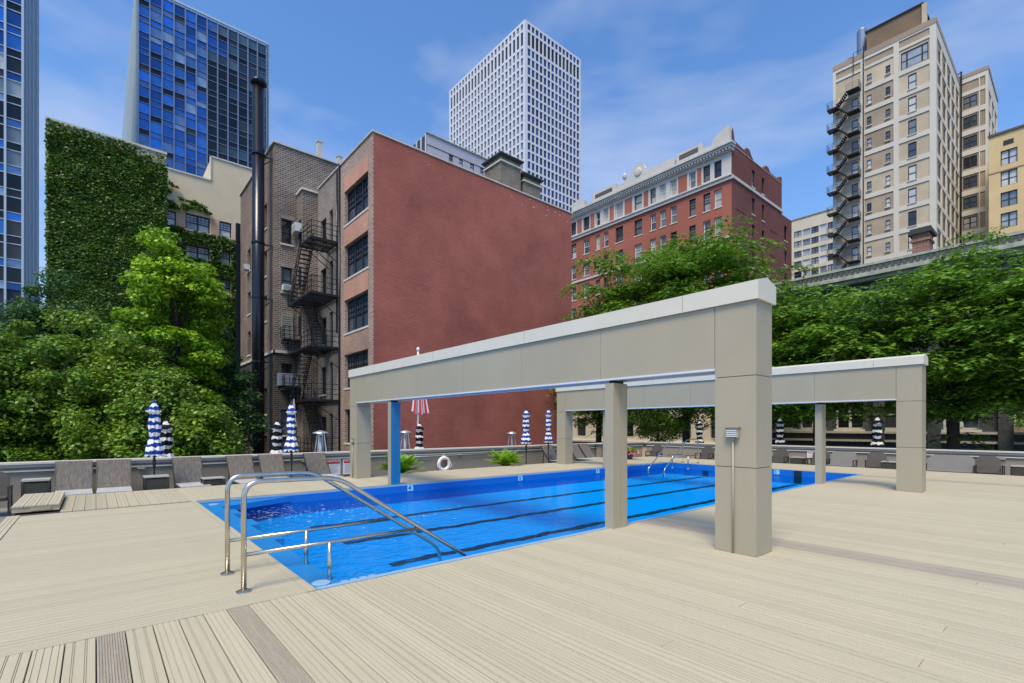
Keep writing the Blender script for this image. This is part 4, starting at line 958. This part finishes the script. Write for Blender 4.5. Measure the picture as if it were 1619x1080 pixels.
# ---- old red brick hotel
ho=building('red_hotel','old red brick apartment house with a white top storey and ornate white parapet',58.1,73,27.6,62)
QW=[(28.82,29.78),(30.27,31.2),(32.2,33.1),(34.86,35.8),(36.45,37.4),(38.0,38.9),(40.2,41.5),(43.45,44.8),(46.1,47.0),(47.65,48.5),(49.75,51.0),(52.5,53.6),(55.0,56.0),(57.5,58.5)]
ZR=[(32.05,34.1)]+[(28.42-3.4*i,30.62-3.4*i) for i in range(9)]
red=[(a,b,c,d) for c,d in ZR[1:] for a,b in QW]; top=[(a,b,*ZR[0]) for a,b in QW]
facade('wall','p',58.1,27.6,62,-6,31.4,red,'brick_hotel',ho,.3)
facade('top_storey','p',58.06,27.6,62,31.4,35.0,top,'stone_white',ho,.3)
for i,o in enumerate(red+top): 
    if o[1]>54.6 and o[3]<20: continue
    window(ho,'p',58.1,o,'lattice' if i%3 else 'sash','frame_white' if (i*7%5) in(0,1,3) else 'frame_black','pane_mixed',.3)
for a,b in ((31.35,32.05),(33.3,34.7),(37.55,37.85),(39.1,40.0),(41.75,43.2),(45.0,45.9),(48.65,49.6),(51.2,52.3),(53.8,54.8)):
    if b-a>.4: part('brick_panel',MB().box(58.03,58.055,a+.08,b-.08,32.0,34.15),'brick_hotel',ho)
part('belt_course',MB().box(57.85,58.055,27.45,62,31.2,31.6).box(57.7,58.055,27.45,62,31.601,31.75),'stone_white',ho)
part('cornice',MB().box(57.75,58.3,27.4,62,34.6,34.95).box(57.45,58.3,27.3,62,34.951,35.25).box(57.25,58.3,27.2,62,35.251,35.5),'stone_white',ho)
mb=MB()
for i in range(85): mb.box(57.5,57.749,27.5+i*.4,27.68+i*.4,34.7,34.949)
part('dentils',mb,'stone_white',ho)['kind']='stuff'
part('stone_band',MB().box(57.95,58.099,27.5,62,24.3,24.6).box(57.95,58.099,27.5,62,17.3,17.6),'stone_white',ho)
def par(pts,m='stone_white',x0=57.6,x1=58.2): return part('parapet_piece',MB().prism(pts,'x',x0,x1),m,ho)
def arch(a,b,z0,z1,n=8): return [(a,z0)]+[(a+(b-a)*(.5-.5*math.cos(PI*i/n)),z1+(.7*(z1-z0)*.5)*math.sin(PI*i/n)) for i in range(n+1)]+[(b,z0)]
par([(27.6,35.5),(27.6,37.4),(28.0,37.5),(28.8,37.25),(29.6,36.7),(29.9,36.1),(29.9,35.5)])
par([(29.9,35.5),(29.9,36.0),(31.0,36.2),(31.0,36.95),(34.6,36.95),(34.6,35.5)]); part('louvre',MB().box(57.55,57.599,31.6,34.2,36.05,36.6),'frame_brown',ho)
par(arch(34.9,37.0,35.5,36.5)); par([(37.0,35.5),(37.0,36.6),(38.5,36.9),(38.5,35.5)])
par([(38.5,35.5),(38.5,36.6),(39.3,37.1),(39.8,37.9),(40.5,38.2),(41.2,37.9),(41.8,37.1),(42.6,36.6),(42.6,35.5)])
part('cartouche',MB().lathe([(.05,-.1),(.45,-.08),(.6,0),(.45,.1),(.05,.14)],14),'stone_white',ho).matrix_local=Matrix.Translation(Vector((57.55,40.5,37.0))-ho.location)@Matrix.Rotation(R(-90),4,'Y')
part('urn',MB().lathe([(.1,36.9),(.3,37.2),(.34,37.5),(.2,37.8),(.08,38.0)],12,(57.9,43.0)),'stone_white',ho)
par([(42.6,35.5),(42.6,36.5),(44.4,36.3),(44.4,35.5)]); par([(44.4,35.5),(44.4,36.9),(49.0,36.9),(49.0,35.5)]); part('louvre',MB().box(57.55,57.599,45.0,48.2,36.05,36.55),'frame_brown',ho)
par(arch(50.4,53.0,35.5,36.6)); par(arch(54.0,56.6,35.5,36.2)); 
for p_ in [27.6+.35+i*1.9 for i in range(17)]: pass
sw=[(63.6,64.5),(66.55,67.35)]; SZ=[(33.05,33.05+2.1-.05)]+[(28.6-3.4*i,30.7-3.4*i) for i in range(6)]
SZ=[(30.95+1.9-.75,30.95+3.9-.6)]+SZ[1:]
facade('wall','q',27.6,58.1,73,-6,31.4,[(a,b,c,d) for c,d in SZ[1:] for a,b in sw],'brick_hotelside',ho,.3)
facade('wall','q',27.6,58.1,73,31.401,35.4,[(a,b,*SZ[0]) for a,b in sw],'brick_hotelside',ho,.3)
for c,d in SZ:
    for a,b in sw: window(ho,'q',27.6,(a,b,c,d),'sash','frame_black','pane_pale' if a<64 and c>26 else 'pane_dark',.3)
part('belt_course',MB().box(58.1,73.1,27.45,27.599,31.4,31.75),'stone_white',ho)
part('side_parapet',MB().prism([(58.1,35.4),(58.1,36.9),(58.5,37.5),(58.9,36.1),(61.6,35.9),(62.2,36.5),(62.9,36.5),(63.5,35.9),(64.2,35.5),(67.0,35.5),(67.8,36.2),(68.6,36.2),(69.2,35.7),(72.2,35.7),(72.4,36.3),(73.0,36.3),(73.0,35.4)],'y',27.6,28.0),'brick_hotelside',ho)
part('side_coping',MB().box(58.1,73,27.55,27.599,35.36,35.45),'copper_green',ho)
for a,b in ((59.0,61.8),(69.0,71.5)):
    for i in range(5): part('brick_panel',MB().box(a,b,27.56,27.599,28.0-3.4*i,30.9-3.4*i),'brick_hotelside',ho)
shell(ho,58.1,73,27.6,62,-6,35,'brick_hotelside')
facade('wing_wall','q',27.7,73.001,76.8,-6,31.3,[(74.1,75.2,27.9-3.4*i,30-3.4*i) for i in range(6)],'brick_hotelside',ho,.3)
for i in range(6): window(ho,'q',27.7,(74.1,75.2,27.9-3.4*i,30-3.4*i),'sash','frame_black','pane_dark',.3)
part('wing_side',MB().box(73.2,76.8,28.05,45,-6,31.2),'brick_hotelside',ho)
# ---- beige concrete-framed tower
bt=building('beige_tower','tall beige tower with tan infill panels and a zigzag fire escape on its left side',92.9,113,14.15,27.2,cat='tower')
fl=[(51.95-3.42*i,54.7-3.42*i) for i in range(14)]
bays=[(14.9,18.5),(19.15,22.85),(23.4,26.8)]
pan=[(a,b,c,d) for c,d in fl for a,b in bays]+[(14.9,18.5,55.3,58.5),(19.15,22.85,55.3,58.2),(23.4,26.8,55.3,58.2),(14.9,18.5,58.9,59.95),(19.15,22.85,58.6,59.7),(23.4,26.8,58.6,59.7)]
facade('frame','p',92.9,14.15,27.2,-6,60.2,pan,'tower_frame',bt,.12)
part('cap',MB().box(92.85,113,14.1,27.25,60.201,61.0),'tower_cap',bt)
def wins(a,b,c,d):
    if c>58.3: return []
    if c>55: 
        return [(a+.15,b-.25,c+.2,d-.45)] if a<15 else ([(19.55,20.15,c+.6,c+1.9),(21.95,22.55,c+.6,c+1.9)] if a<20 else [])
    if a<15: return [(16.4,17.4,c+.1,c+2.35)]
    if a<20: return [(19.55,20.15,c+.55,c+1.95),(21.95,22.55,c+.55,c+1.95)]
    return [(23.7,24.6,c+.05,c+2.3)]
for i,(a,b,c,d) in enumerate(pan):
    w=wins(a,b,c,d); o=facade('infill_panel','p',93.015,a,b,c,d,w,'tower_infill_pale' if (a<15 or rnd.random()<.5) and c<56 else 'tower_infill',bt,.15)
    for q in w: window(bt,'p',93.015,q,'picture' if q[1]-q[0]>2 else 'sash','frame_black','pane_pale' if rnd.random()<.6 else 'pane_mixed',.15,sill=q[1]-q[0]<1.2)
sb=[(93.7+3.9*i,93.7+3.9*i+3.3) for i in range(5)]
pan=[(a,b,c,d) for c,d in fl+[(55.3,58.5)] for a,b in sb]
facade('frame','q',14.15,92.9,113,-6,60.2,pan,'tower_frame',bt,.12)
for a,b,c,d in pan:
    w=[(a+.3,a+1.2,c+.3,c+2.4),(a+1.7,a+3.0,c+.3,c+2.4)]; facade('infill_panel','q',14.265,a,b,c,d,w,'tower_infill',bt,.15)
    for q in w: window(bt,'q',14.265,q,'sash','frame_black','pane_dark',.15,sill=False)
part('wall',MB().quad((93,27.2,-6),(113,27.2,-6),(113,27.2,60.2),(93,27.2,60.2)),'tower_infill',bt)
part('penthouse',MB().box(95.5,104,16.2,23.2,61.0,65.6),'penthouse',bt); part('penthouse_cap',MB().box(95.3,104.2,16.0,23.4,65.601,65.8),'roof_dark',bt)
for q in (17.6,20.4): part('penthouse_window',MB().box(95.44,95.499,q,q+1.5,61.4,62.4),'frame_black',bt)
part('penthouse_pier',MB().box(95.3,95.9,15.6,16.19,61.0,65.5),'tower_infill_pale',bt)
t=thing('water_tank','pale blue-grey cylindrical tank on the roof of the beige tower','tank',(97,23.9,61))
part('tank',MB().lathe([(.1,61.01),(.72,61.02),(.72,67.2),(.6,67.5),(.1,67.6)],20,(97,24.2)),'mullion',t,smooth=False); part('platform',MB().box(96,98,23.4,25.0,61.001,61.3),'roof_dark',t)
for q,zz in ((25.2,61.9),(14.9,61.6)):
    t=thing('roof_unit','small dark roof unit at the '+('left' if q>20 else 'right')+' end of the beige tower roof','roof unit',(95,q,61),0,'roof units'); part('case',MB().box(94.2,95.8,q-.6,q+.6,61.0,zz),'roof_dark',t); part('hood',MB().lathe([(.5,zz),(.6,zz+.2),(.3,zz+.45)],12,(95,q)),'roof_dark',t)
# fire escape of the tower
fe2=thing('fire_escape','black iron zigzag fire escape with pale railings down the left side of the beige tower','fire escape',(92,25.5,0))
for i in range(13):
    z=55.3-3.42*i
    part('landing',MB().box(91.6,92.88,23.3,25.0,z-.18,z),'black_metal',fe2); part('landing',MB().box(91.6,92.88,26.2,27.7,z-1.96,z-1.71),'black_metal',fe2)
    mb=MB(); railing(mb,[(92.85,23.3,z),(91.62,23.3,z),(91.62,25,z)],1,2,.6); part('railing',mb,'frame_dark',fe2); mb=MB(); railing(mb,[(91.62,26.2,z-1.71),(91.62,27.7,z-1.71),(92.85,27.7,z-1.71)],1,2,.6); part('railing',mb,'frame_dark',fe2)
    t_,s_=MB(),MB(); stairs(t_,s_,(91.8,25.0,z),(91.8,26.4,z-1.71),(.8,0,0),'y',7); stairs(t_,s_,(91.8,26.4,z-1.71),(91.8,24.9,z-3.42),(.8,0,0),'y',7); part('stair_treads',t_,'black_metal',fe2); part('stringers',s_,'black_metal',fe2)
mb=MB(); mb.tube([(92.75,22.95,61.8),(92.75,22.95,10)],.07,6).tube([(92.7,23.1,61.5),(92.7,24.3,61.5),(92.7,24.3,58)],.05,6); part('riser_pipe',mb,'pipe_black',fe2)
# rear block of the same kind
b2=building('beige_rear_block','beige rear block with tan panels and wide dark windows right of the tower',113,126,10.6,27,cat='tower')
fl2=[(55.4-3.42*i,58.0-3.42*i) for i in range(14)]
pan=[(11.75,14.05,c,d) for c,d in fl2]+[(10.95,11.6,c,d) for c,d in fl2]+[(11.75,14.05,58.6,60.2),(10.95,11.6,58.6,60.2)]
facade('frame','p',113.02,10.6,14.15,-6,61.0,pan,'tower_frame',b2,.12)
for a,b,c,d in pan:
    w=[(a+.2,b-.35,c+.35,d-.3)] if (b-a>1 and c<58) else []
    facade('infill_panel','p',113.135,a,b,c,d,w,'tower_infill',b2,.15)
    for q in w: window(b2,'p',113.135,q,'double','frame_black','pane_mixed',.15,sill=False)
pan=[(a,a+3.3,c,d) for c,d in fl2 for a in (113.8,117.9,122.0)]
facade('frame','q',10.6,113.02,126,-6,61.0,pan,'tower_frame',b2,.12)
for a,b,c,d in pan: facade('infill_panel','q',10.715,a,b,c,d,[],'tower_infill',b2,.15)
part('cap',MB().box(112.95,126.1,10.5,27,61.001,61.6),'tower_cap',b2); 
part('standpipe',MB().tube([(112.7,14.3,61.9),(112.7,13.9,62.2),(112.7,13.9,58),(112.7,14.0,8)],.12,8),'pipe_black',b2)
# ---- yellow building, far beige building
ye=building('yellow_building','yellow ochre building with paired white windows at the right edge of the picture',105,120,-12,9.8)
ops=[(6.7,8.5,41.2-3.17*i,43.45-3.17*i) for i in range(9)]+[(2.2,4.0,41.2-3.17*i,43.45-3.17*i) for i in range(9)]
facade('wall','p',105,-12,9.8,-6,46.1,ops,'yellow_wall',ye,.3)
for o in ops: window(ye,'p',105,o,'double','frame_black','pane_pale',.3,sill=False)
part('cornice',MB().box(104.8,105.2,-12,9.9,46.101,46.4),'frame_brown',ye); part('band',MB().box(104.93,104.999,-12,9.8,40.35,40.5).box(104.93,104.999,-12,9.8,30.6,30.75),'tower_cap',ye)
part('vent',MB().box(104.95,104.999,7.1,8.2,44.2,44.9),'frame_black',ye); shell(ye,105,120,-12,9.8,-6,46,'yellow_wall')
fb=building('cream_building','cream building with long bands of windows, far off between the hotel and the beige tower',156,175,40,70)
ops=[]
for i in range(10):
    for k_,(a,b) in enumerate(((53.6,55.6),(51.3,53.4),(49.2,51.1),(47.2,49.0),(45.2,47.0),(43,44.8))): ops.append((a,b,57.0-2.95*i-.3,58.9-2.95*i-.3))
facade('wall','p',156,40,56.6,-6,62,ops,'cream',fb,.3)
for i,o in enumerate(ops): window(fb,'p',156,o,'double' if i%2==0 else 'plain','frame_black' if i%2==0 else 'frame_white','pane_mixed' if i%2==0 else 'pane_pale',.3,sill=False)
part('cornice',MB().box(155.8,156.2,40,56.7,62.001,62.3),'tower_cap',fb); shell(fb,156,175,40,56.6,-6,62,'cream')
# ---- dark stone mansion with green copper cornice
ma=building('stone_mansion','dark slate stone house with a weathered green copper cornice behind the locust trees',38,50,-14,16)
ops=[(q,q+1.6,z,z+h_) for q in (-12,-8.6,-5.2,-1.6,1.0,3.9,7.2,9.4,11.6,13.3) for z,h_ in ((1.35,1.9),(5.0,2.0),(8.1,1.7),(-4,3.2))]
facade('wall','p',38,-14,16,-6,10.4,ops,'dark_slate',ma,.35)
for i,o in enumerate(ops): window(ma,'p',38,o,'double' if i%3 else 'sash','frame_black' if i%2 else 'frame_white','pane_black' if i%4 else 'pane_dark',.35)
part('string_course',MB().box(37.8,37.999,-14,16,1.08,1.22).box(37.85,37.999,-14,16,.55,.68).box(37.8,37.999,-14,16,4.6,4.75),'sill',ma)
for q in (8.6,5.9,2.9,-.4,-3.6): part('pilaster',MB().box(37.75,37.999,q-.35,q+.25,-6,10.35),'dark_slate',ma)
part('frieze',MB().box(37.8,38.1,-14,16,10.401,10.8),'slate_blue',ma)
part('cornice',MB().box(37.3,38.1,-14.2,16.2,10.801,11.0).box(36.95,38.1,-14.3,16.3,11.001,11.25).box(37.15,38.1,-14.2,16.2,11.251,11.65).box(37.0,38.1,-14.2,16.2,11.651,11.8),'copper_green',ma)
mb=MB()
for i in range(100): mb.box(37.02,37.149,-14+i*.3,-13.86+i*.3,11.3,11.58)
part('cresting',mb,'frame_brown',ma)['kind']='stuff'
part('roof_awning',MB().prism([(37.95,10.2),(36.5,9.2),(36.5,9.0),(37.95,9.6)],'y',10.6,15.4),'slate_blue',ma)
part('wall',MB().box(38.4,50,-14,16,-6,11),'dark_slate',ma)
t=thing('mansion_chimney','red-brown brick chimney with dark cap on the stone house roof','chimney',(38.9,6.55,11))
part('stack',MB().box(38.2,39.4,6.15,6.95,11.01,13.25),'brick_chim_red',t); part('cap',MB().box(38.0,39.6,5.98,7.12,13.251,13.45).box(38.1,39.5,6.05,7.05,13.451,13.6),'roof_dark',t); part('rim',MB().box(38.12,39.48,6.08,7.02,12.8,12.95),'brick_chim_red',t)
# planter boxes on its sill
t=thing('window_planter','wooden planter of yellow-green shrubs on the stone house ledge at the right','planter',(37.4,1.3,1.3)); part('box',MB().box(37.1,37.79,-.2,2.5,1.24,1.5),'step_wood',t)
rn=np.random.default_rng(3); C=np.stack([rn.normal(37.4,.15,700),rn.uniform(-.2,2.5,700),1.5+np.abs(rn.normal(0,.35,700))],1); o=put('foliage',leafmesh('foliage',C,np.tile([0,0,1.],(700,1)),.16,.07,'leaf_bright',rn,jit=.9),t); o.location=-t.location
cr_=building('cream_stone_house','low cream stone house with white ledges glimpsed under the trees behind the parapet',46,56,17,52)
ops=[(q,q+1.5,z,z+2.2) for q in (19,22.5,26,29.5,33,36.5,40,43.5,47) for z in (.4,5.0,-4)]
facade('wall','p',46,17,52,-6,8.5,ops,'cream',cr_,.35)
for o in ops: window(cr_,'p',46,o,'sash','frame_black','pane_dark',.35)
part('ledge',MB().box(45.7,45.999,17,52,3.9,4.15).box(45.75,45.999,17,52,-.3,-.1).box(45.6,46,17,52,8.3,8.5),'stone_white',cr_); shell(cr_,46,56,17,52,-6,8.5,'cream')
# ---------------------------------------------------------------- plants and trees
def tree_skeleton(rng,base,zc,rx,ry,rz,ncl,trunk_r,shell_=.55,lean=(0,0),fork=.35):
    u=rng.normal(0,1,(ncl,3)); u/=np.linalg.norm(u,axis=1,keepdims=True); rad=rng.uniform(shell_,1,(ncl,1))**.8
    lump=1+.22*np.sin(u[:,:1]*5+1.3)*np.cos(u[:,1:2]*4.1+.6)+.12*rng.normal(0,1,(ncl,1))
    C=u*rad*lump*np.array([rx,ry,rz])+np.array([lean[0],lean[1],zc])
    mb=MB(); z0=0; zf=zc-rz*fork
    tp=[(0,0,0),(lean[0]*.2,lean[1]*.2,zf*.5),(lean[0]*.5,lean[1]*.5,zf),(lean[0]*.9,lean[1]*.9,zc+rz*.35)]
    mb.tube(tp,[trunk_r*1.25,trunk_r,trunk_r*.8,trunk_r*.25],8)
    for k in range(min(26,ncl)):
        c=Vector(C[k]); s=Vector(tp[2])+(Vector(tp[3])-Vector(tp[2]))*rng.uniform(0,.8)*(1 if c.z>zc else .3)
        mid=s.lerp(c,.5)+Vector((rng.normal(0,.25),rng.normal(0,.25),.35)); mb.tube([s,mid,c],[trunk_r*.38,trunk_r*.22,trunk_r*.06],5,cap=False)
    return C,mb
def tree(name,label,cat,loc,style,leaf,zc,rx,ry,rz,ncl,per,seed,group,trunk_r=.16,L_=.17,W_=.11,cr_r=.75,flat=.6,lean=(0,0),rzot=0):
    rng=np.random.default_rng(seed); t=thing(name,label,cat,loc,rzot,group)
    C,mb=tree_skeleton(rng,loc,zc,rx,ry,rz,ncl,trunk_r,lean=lean)
    put('trunk',fixn(mb.mesh('trunk','bark',True)),t)
    if style=='leaf':
        d=rng.normal(0,1,(ncl,per,3)); d/=np.linalg.norm(d,axis=2,keepdims=True); r=rng.uniform(.2,1,(ncl,per,1))**.6*cr_r*rng.uniform(.65,1.3,(ncl,1,1))
        P=C[:,None,:]+d*r*np.array([1,1,flat]); P=P.reshape(-1,3); nr=d.reshape(-1,3)*.6+np.array([0,0,.8])
        put('crown',leafmesh('crown',P,nr,L_,W_,leaf,rng,jit=.45),t)
    else:   # feathery fronds of small leaflets
        nf=per; ang=rng.uniform(0,2*PI,(ncl,nf)); rr_=rng.uniform(0,1,(ncl,nf))**.6*cr_r
        b=C[:,None,:]+np.stack([np.cos(ang)*rr_,np.sin(ang)*rr_,rng.normal(0,.09,(ncl,nf))-rr_**2*.30],2)
        a2=ang+rng.normal(0,.7,(ncl,nf)); d=np.stack([np.cos(a2),np.sin(a2),rng.normal(.05,.22,(ncl,nf))],2)
        K=7; j=(np.arange(K)+.5)/K; ln=rng.uniform(.42,.70,(ncl,nf,1,1))
        P=b[:,:,None,:]+d[:,:,None,:]*ln*j[None,None,:,None]; P[...,2]-=.26*(j[None,None,:]**2)*ln[...,0]*1.4
        dd=np.broadcast_to(d[:,:,None,:],P.shape).reshape(-1,3); sd=np.stack([-dd[:,1],dd[:,0],np.zeros(len(dd))],1)
        put('crown',leafmesh('crown',P.reshape(-1,3),np.tile([0,0,1.],(len(dd),1))+dd*.35,.21,.10,leaf,rng,tang=sd+rng.normal(0,.35,sd.shape),jit=.28),t)
    return t
def at(xp,Y): # ground position for a bearing (photo column) and a distance along the view
    X=(xp-809.5)/774*Y; return (X*.7612+Y*.6486,-X*.6486+Y*.7612)
g='leafy pear trees just beyond the parapet on the left'
def pear(xp,Y,top,rad,label,seed,leaf='leaf_pear',per=260,ncl=120):
    x,y=at(xp,Y); return tree('pear_tree',label,'tree',(x,y,-6),'leaf',leaf,(top+6)-rad*1.25,rad,rad,rad*1.35,ncl,per,seed,g,.13,.155,.095,.62,.7)
pear(-70,18.5,5.3,2.9,'pear tree cut by the left edge of the picture, behind the parapet',1)
pear(28,18.6,5.1,2.3,'tall pear tree nearest the left edge behind the loungers',2)
pear(112,19.2,5.2,2.3,'tall pear tree left of the blue umbrella, in front of the ivy wall',3)
pear(196,18.6,4.4,2.0,'middle pear tree directly behind the left blue umbrella',4)
pear(256,18.2,3.2,1.7,'lower pear tree just right of the left blue umbrella',5)
pear(300,17.6,2.3,1.5,'smallest pear tree at the right end of the row, before the dark brick building',6,per=220,ncl=80)
x,y=at(286,27.5); tree('maple_tree','tall bright yellow-green tree in front of the ivy wall and beige building','tree',(x,y,-6),'leaf','leaf_bright',12.3,2.3,2.3,6.3,180,260,21,'trees in front of the ivy wall',.17,.21,.15,.8,.45,lean=(-.3,-.6))
x,y=at(330,29); tree('maple_tree','darker lower tree in the gap left of the flue pipe','tree',(x,y,-6),'leaf','leaf_dark',8.2,2.6,2.6,4.2,130,200,22,'trees in front of the ivy wall',.15,.2,.13,.8,.5)
for i,(xp,Y,top,r_,l) in enumerate([(-10,26,7.6,3.2,'dark green tree at the left edge above the pear trees'),(75,27,8.4,2.7,'dark green tree under the gap beside the ivy wall'),(150,27.5,6.3,2.4,'dark green tree low against the ivy wall, left of the bright tree')]):
    x,y=at(xp,Y); tree('elm_tree',l,'tree',(x,y,-6),'leaf','leaf_dark',(top+6)-r_*1.1,r_,r_,r_*1.3,120,210,31+i,'dark trees behind the pear trees',.16,.20,.12,.8,.55)
g='feathery locust trees along the street on the right'
LT=[(30.5,17.6,6.9,6.3,6.3,14.3,'feathery locust tree in front of the red hotel, its trunk behind the far handrails',41,400),
    (29.8,9.4,4.4,4.0,4.6,9.0,'feathery locust tree between the two pergolas, right of the nearest column',42,190),
    (30.6,4.0,4.0,3.6,4.6,9.5,'tall feathery locust tree right of the second pergola, below the brick chimney',43,190),
    (29.6,-.4,3.6,3.6,4.5,8.5,'feathery locust tree at the right edge of the picture',44,190),
    (30.2,13.0,3.4,3.6,3.5,6.8,'small locust tree mostly hidden behind the nearest column',45,110)]
LT+=[(31.5,26.0,3.4,3.4,3.4,8.2,'locust tree glimpsed left of the tan post, in front of the cream stone house',46,110)]
for (x,y,rx,ry,rz,top,l,sd_,ncl) in LT:
    bot=1.6 if top<12 else 3.0
    if top in (8.2,): bot=1.4
    zc=(top+bot)/2+6; rz=(top-bot)/2
    tree('locust_tree',l,'tree',(x,y,-6),'frond','leaf_locust',zc,rx,ry,rz,int(ncl*1.15),60 if sd_==41 else 42,sd_,g,.26,cr_r=1.1,lean=(.3,.2))
x,y=at(1040,34); tree('young_tree','low leafy tree between the big trunk and the tan post','tree',(x,y,-6),'leaf','leaf_pear',8.2,2.6,2.6,1.8,90,150,51,g,.1,.16,.11,.8,.6)
# palms and the flower pot on the terrace edge
def palm(seed,size,n=34):
    rn=random.Random(seed); t=thing('potted_palm','x','potted palm',(0,0,0)); fr=[]
    put('pot',fixn(MB().lathe([(.16,0),(.22,.30),(.24,.36),(.20,.36),(.18,.30)],18).mesh('pot','pot')),t)
    for i in range(n):
        a=rn.uniform(0,2*PI); e=rn.uniform(.65,1.5); L_=size*rn.uniform(.75,1.1); mb=MB(); pts=[]
        for k in range(9):
            s=k/8; r=L_*s*math.cos(e*(1-.35*s)); z=.34+L_*(math.sin(e)*s-.42*s*s*(1.25-e*.45)); pts.append(Vector((r*math.cos(a),r*math.sin(a),z)))
        for k in range(1,9):
            d=(pts[k]-pts[k-1]).normalized(); sd=d.cross(Vector((0,0,1))).normalized()
            for q in range(2):
                c=pts[k-1].lerp(pts[k],q/2); w=L_*.30*math.sin(PI*min(.97,(k+q/2)/9.3))
                for sg in (-1,1):
                    tip=c+(sd*sg*.8+d*.75+Vector((0,0,-.18))).normalized()*w; m_=c.lerp(tip,.45)
                    mb.quad(c-d*.006,m_-d*.02,tip,m_+d*.02)
        mb.tube(pts,[.008]*8+[.003],4,cap=False)
        put('frond',mb.mesh('frond','leaf_palm'),t)
    return t
pl=palm(1,.92,64); pl.location=(7.75,14.85,TZ); pl['label']='bushy potted palm between the blue post and the life ring'; pl['group']='potted palms on the terrace'
pl2=palm(6,.90,64); pl2.location=(12.3,14.85,TZ); pl2['label']='bushy potted palm left of the two blue umbrellas'; pl2['group']='potted palms on the terrace'
pf=palm(9,.62,26); pf.location=(18.85,13.75,0); pf['label']='green palm in a pot ringed by pink flowers in the far corner'; pf['category']='flower pot'; pf.name='flower_pot'; pf.scale=(.85,.85,.8)
rn=np.random.default_rng(4); C=np.stack([rn.normal(0,.26,420),rn.normal(-.12,.26,420),.32+np.abs(rn.normal(0,.10,420))],1); put('flowers',leafmesh('flowers',C,np.tile([0,-.5,1.],(420,1)),.07,.06,'petal',rn,jit=.8),pf)
for o in list(pf.children):
    if o.name.startswith('frond'): o.data=o.data
sp_=thing('small_plant','small green plant beyond the parapet beside the far pergola column','plant',(7.6,17.6,-.75)); 
C=np.stack([rn.normal(0,.3,500),rn.normal(0,.3,500),1.0+rn.normal(0,.3,500)],1); put('foliage',leafmesh('foliage',C,np.tile([0,0,1.],(500,1)),.12,.06,'leaf_pear',rn,jit=.9),sp_); put('pot',fixn(MB().lathe([(.2,0),(.28,.9),(.24,.9)],14).mesh('pot','pot')),sp_)
t=thing('wall_pier','short grey pier with pale cap where the parapet steps in the far corner','pier',(20.1,16.5,-.42))
part('shaft',MB().box(19.8,20.4,16.2,16.499,-.42,.61),'render_grey',t); part('cap',MB().box(19.7,20.5,16.1,16.499,.611,.67),'cap_white',t)
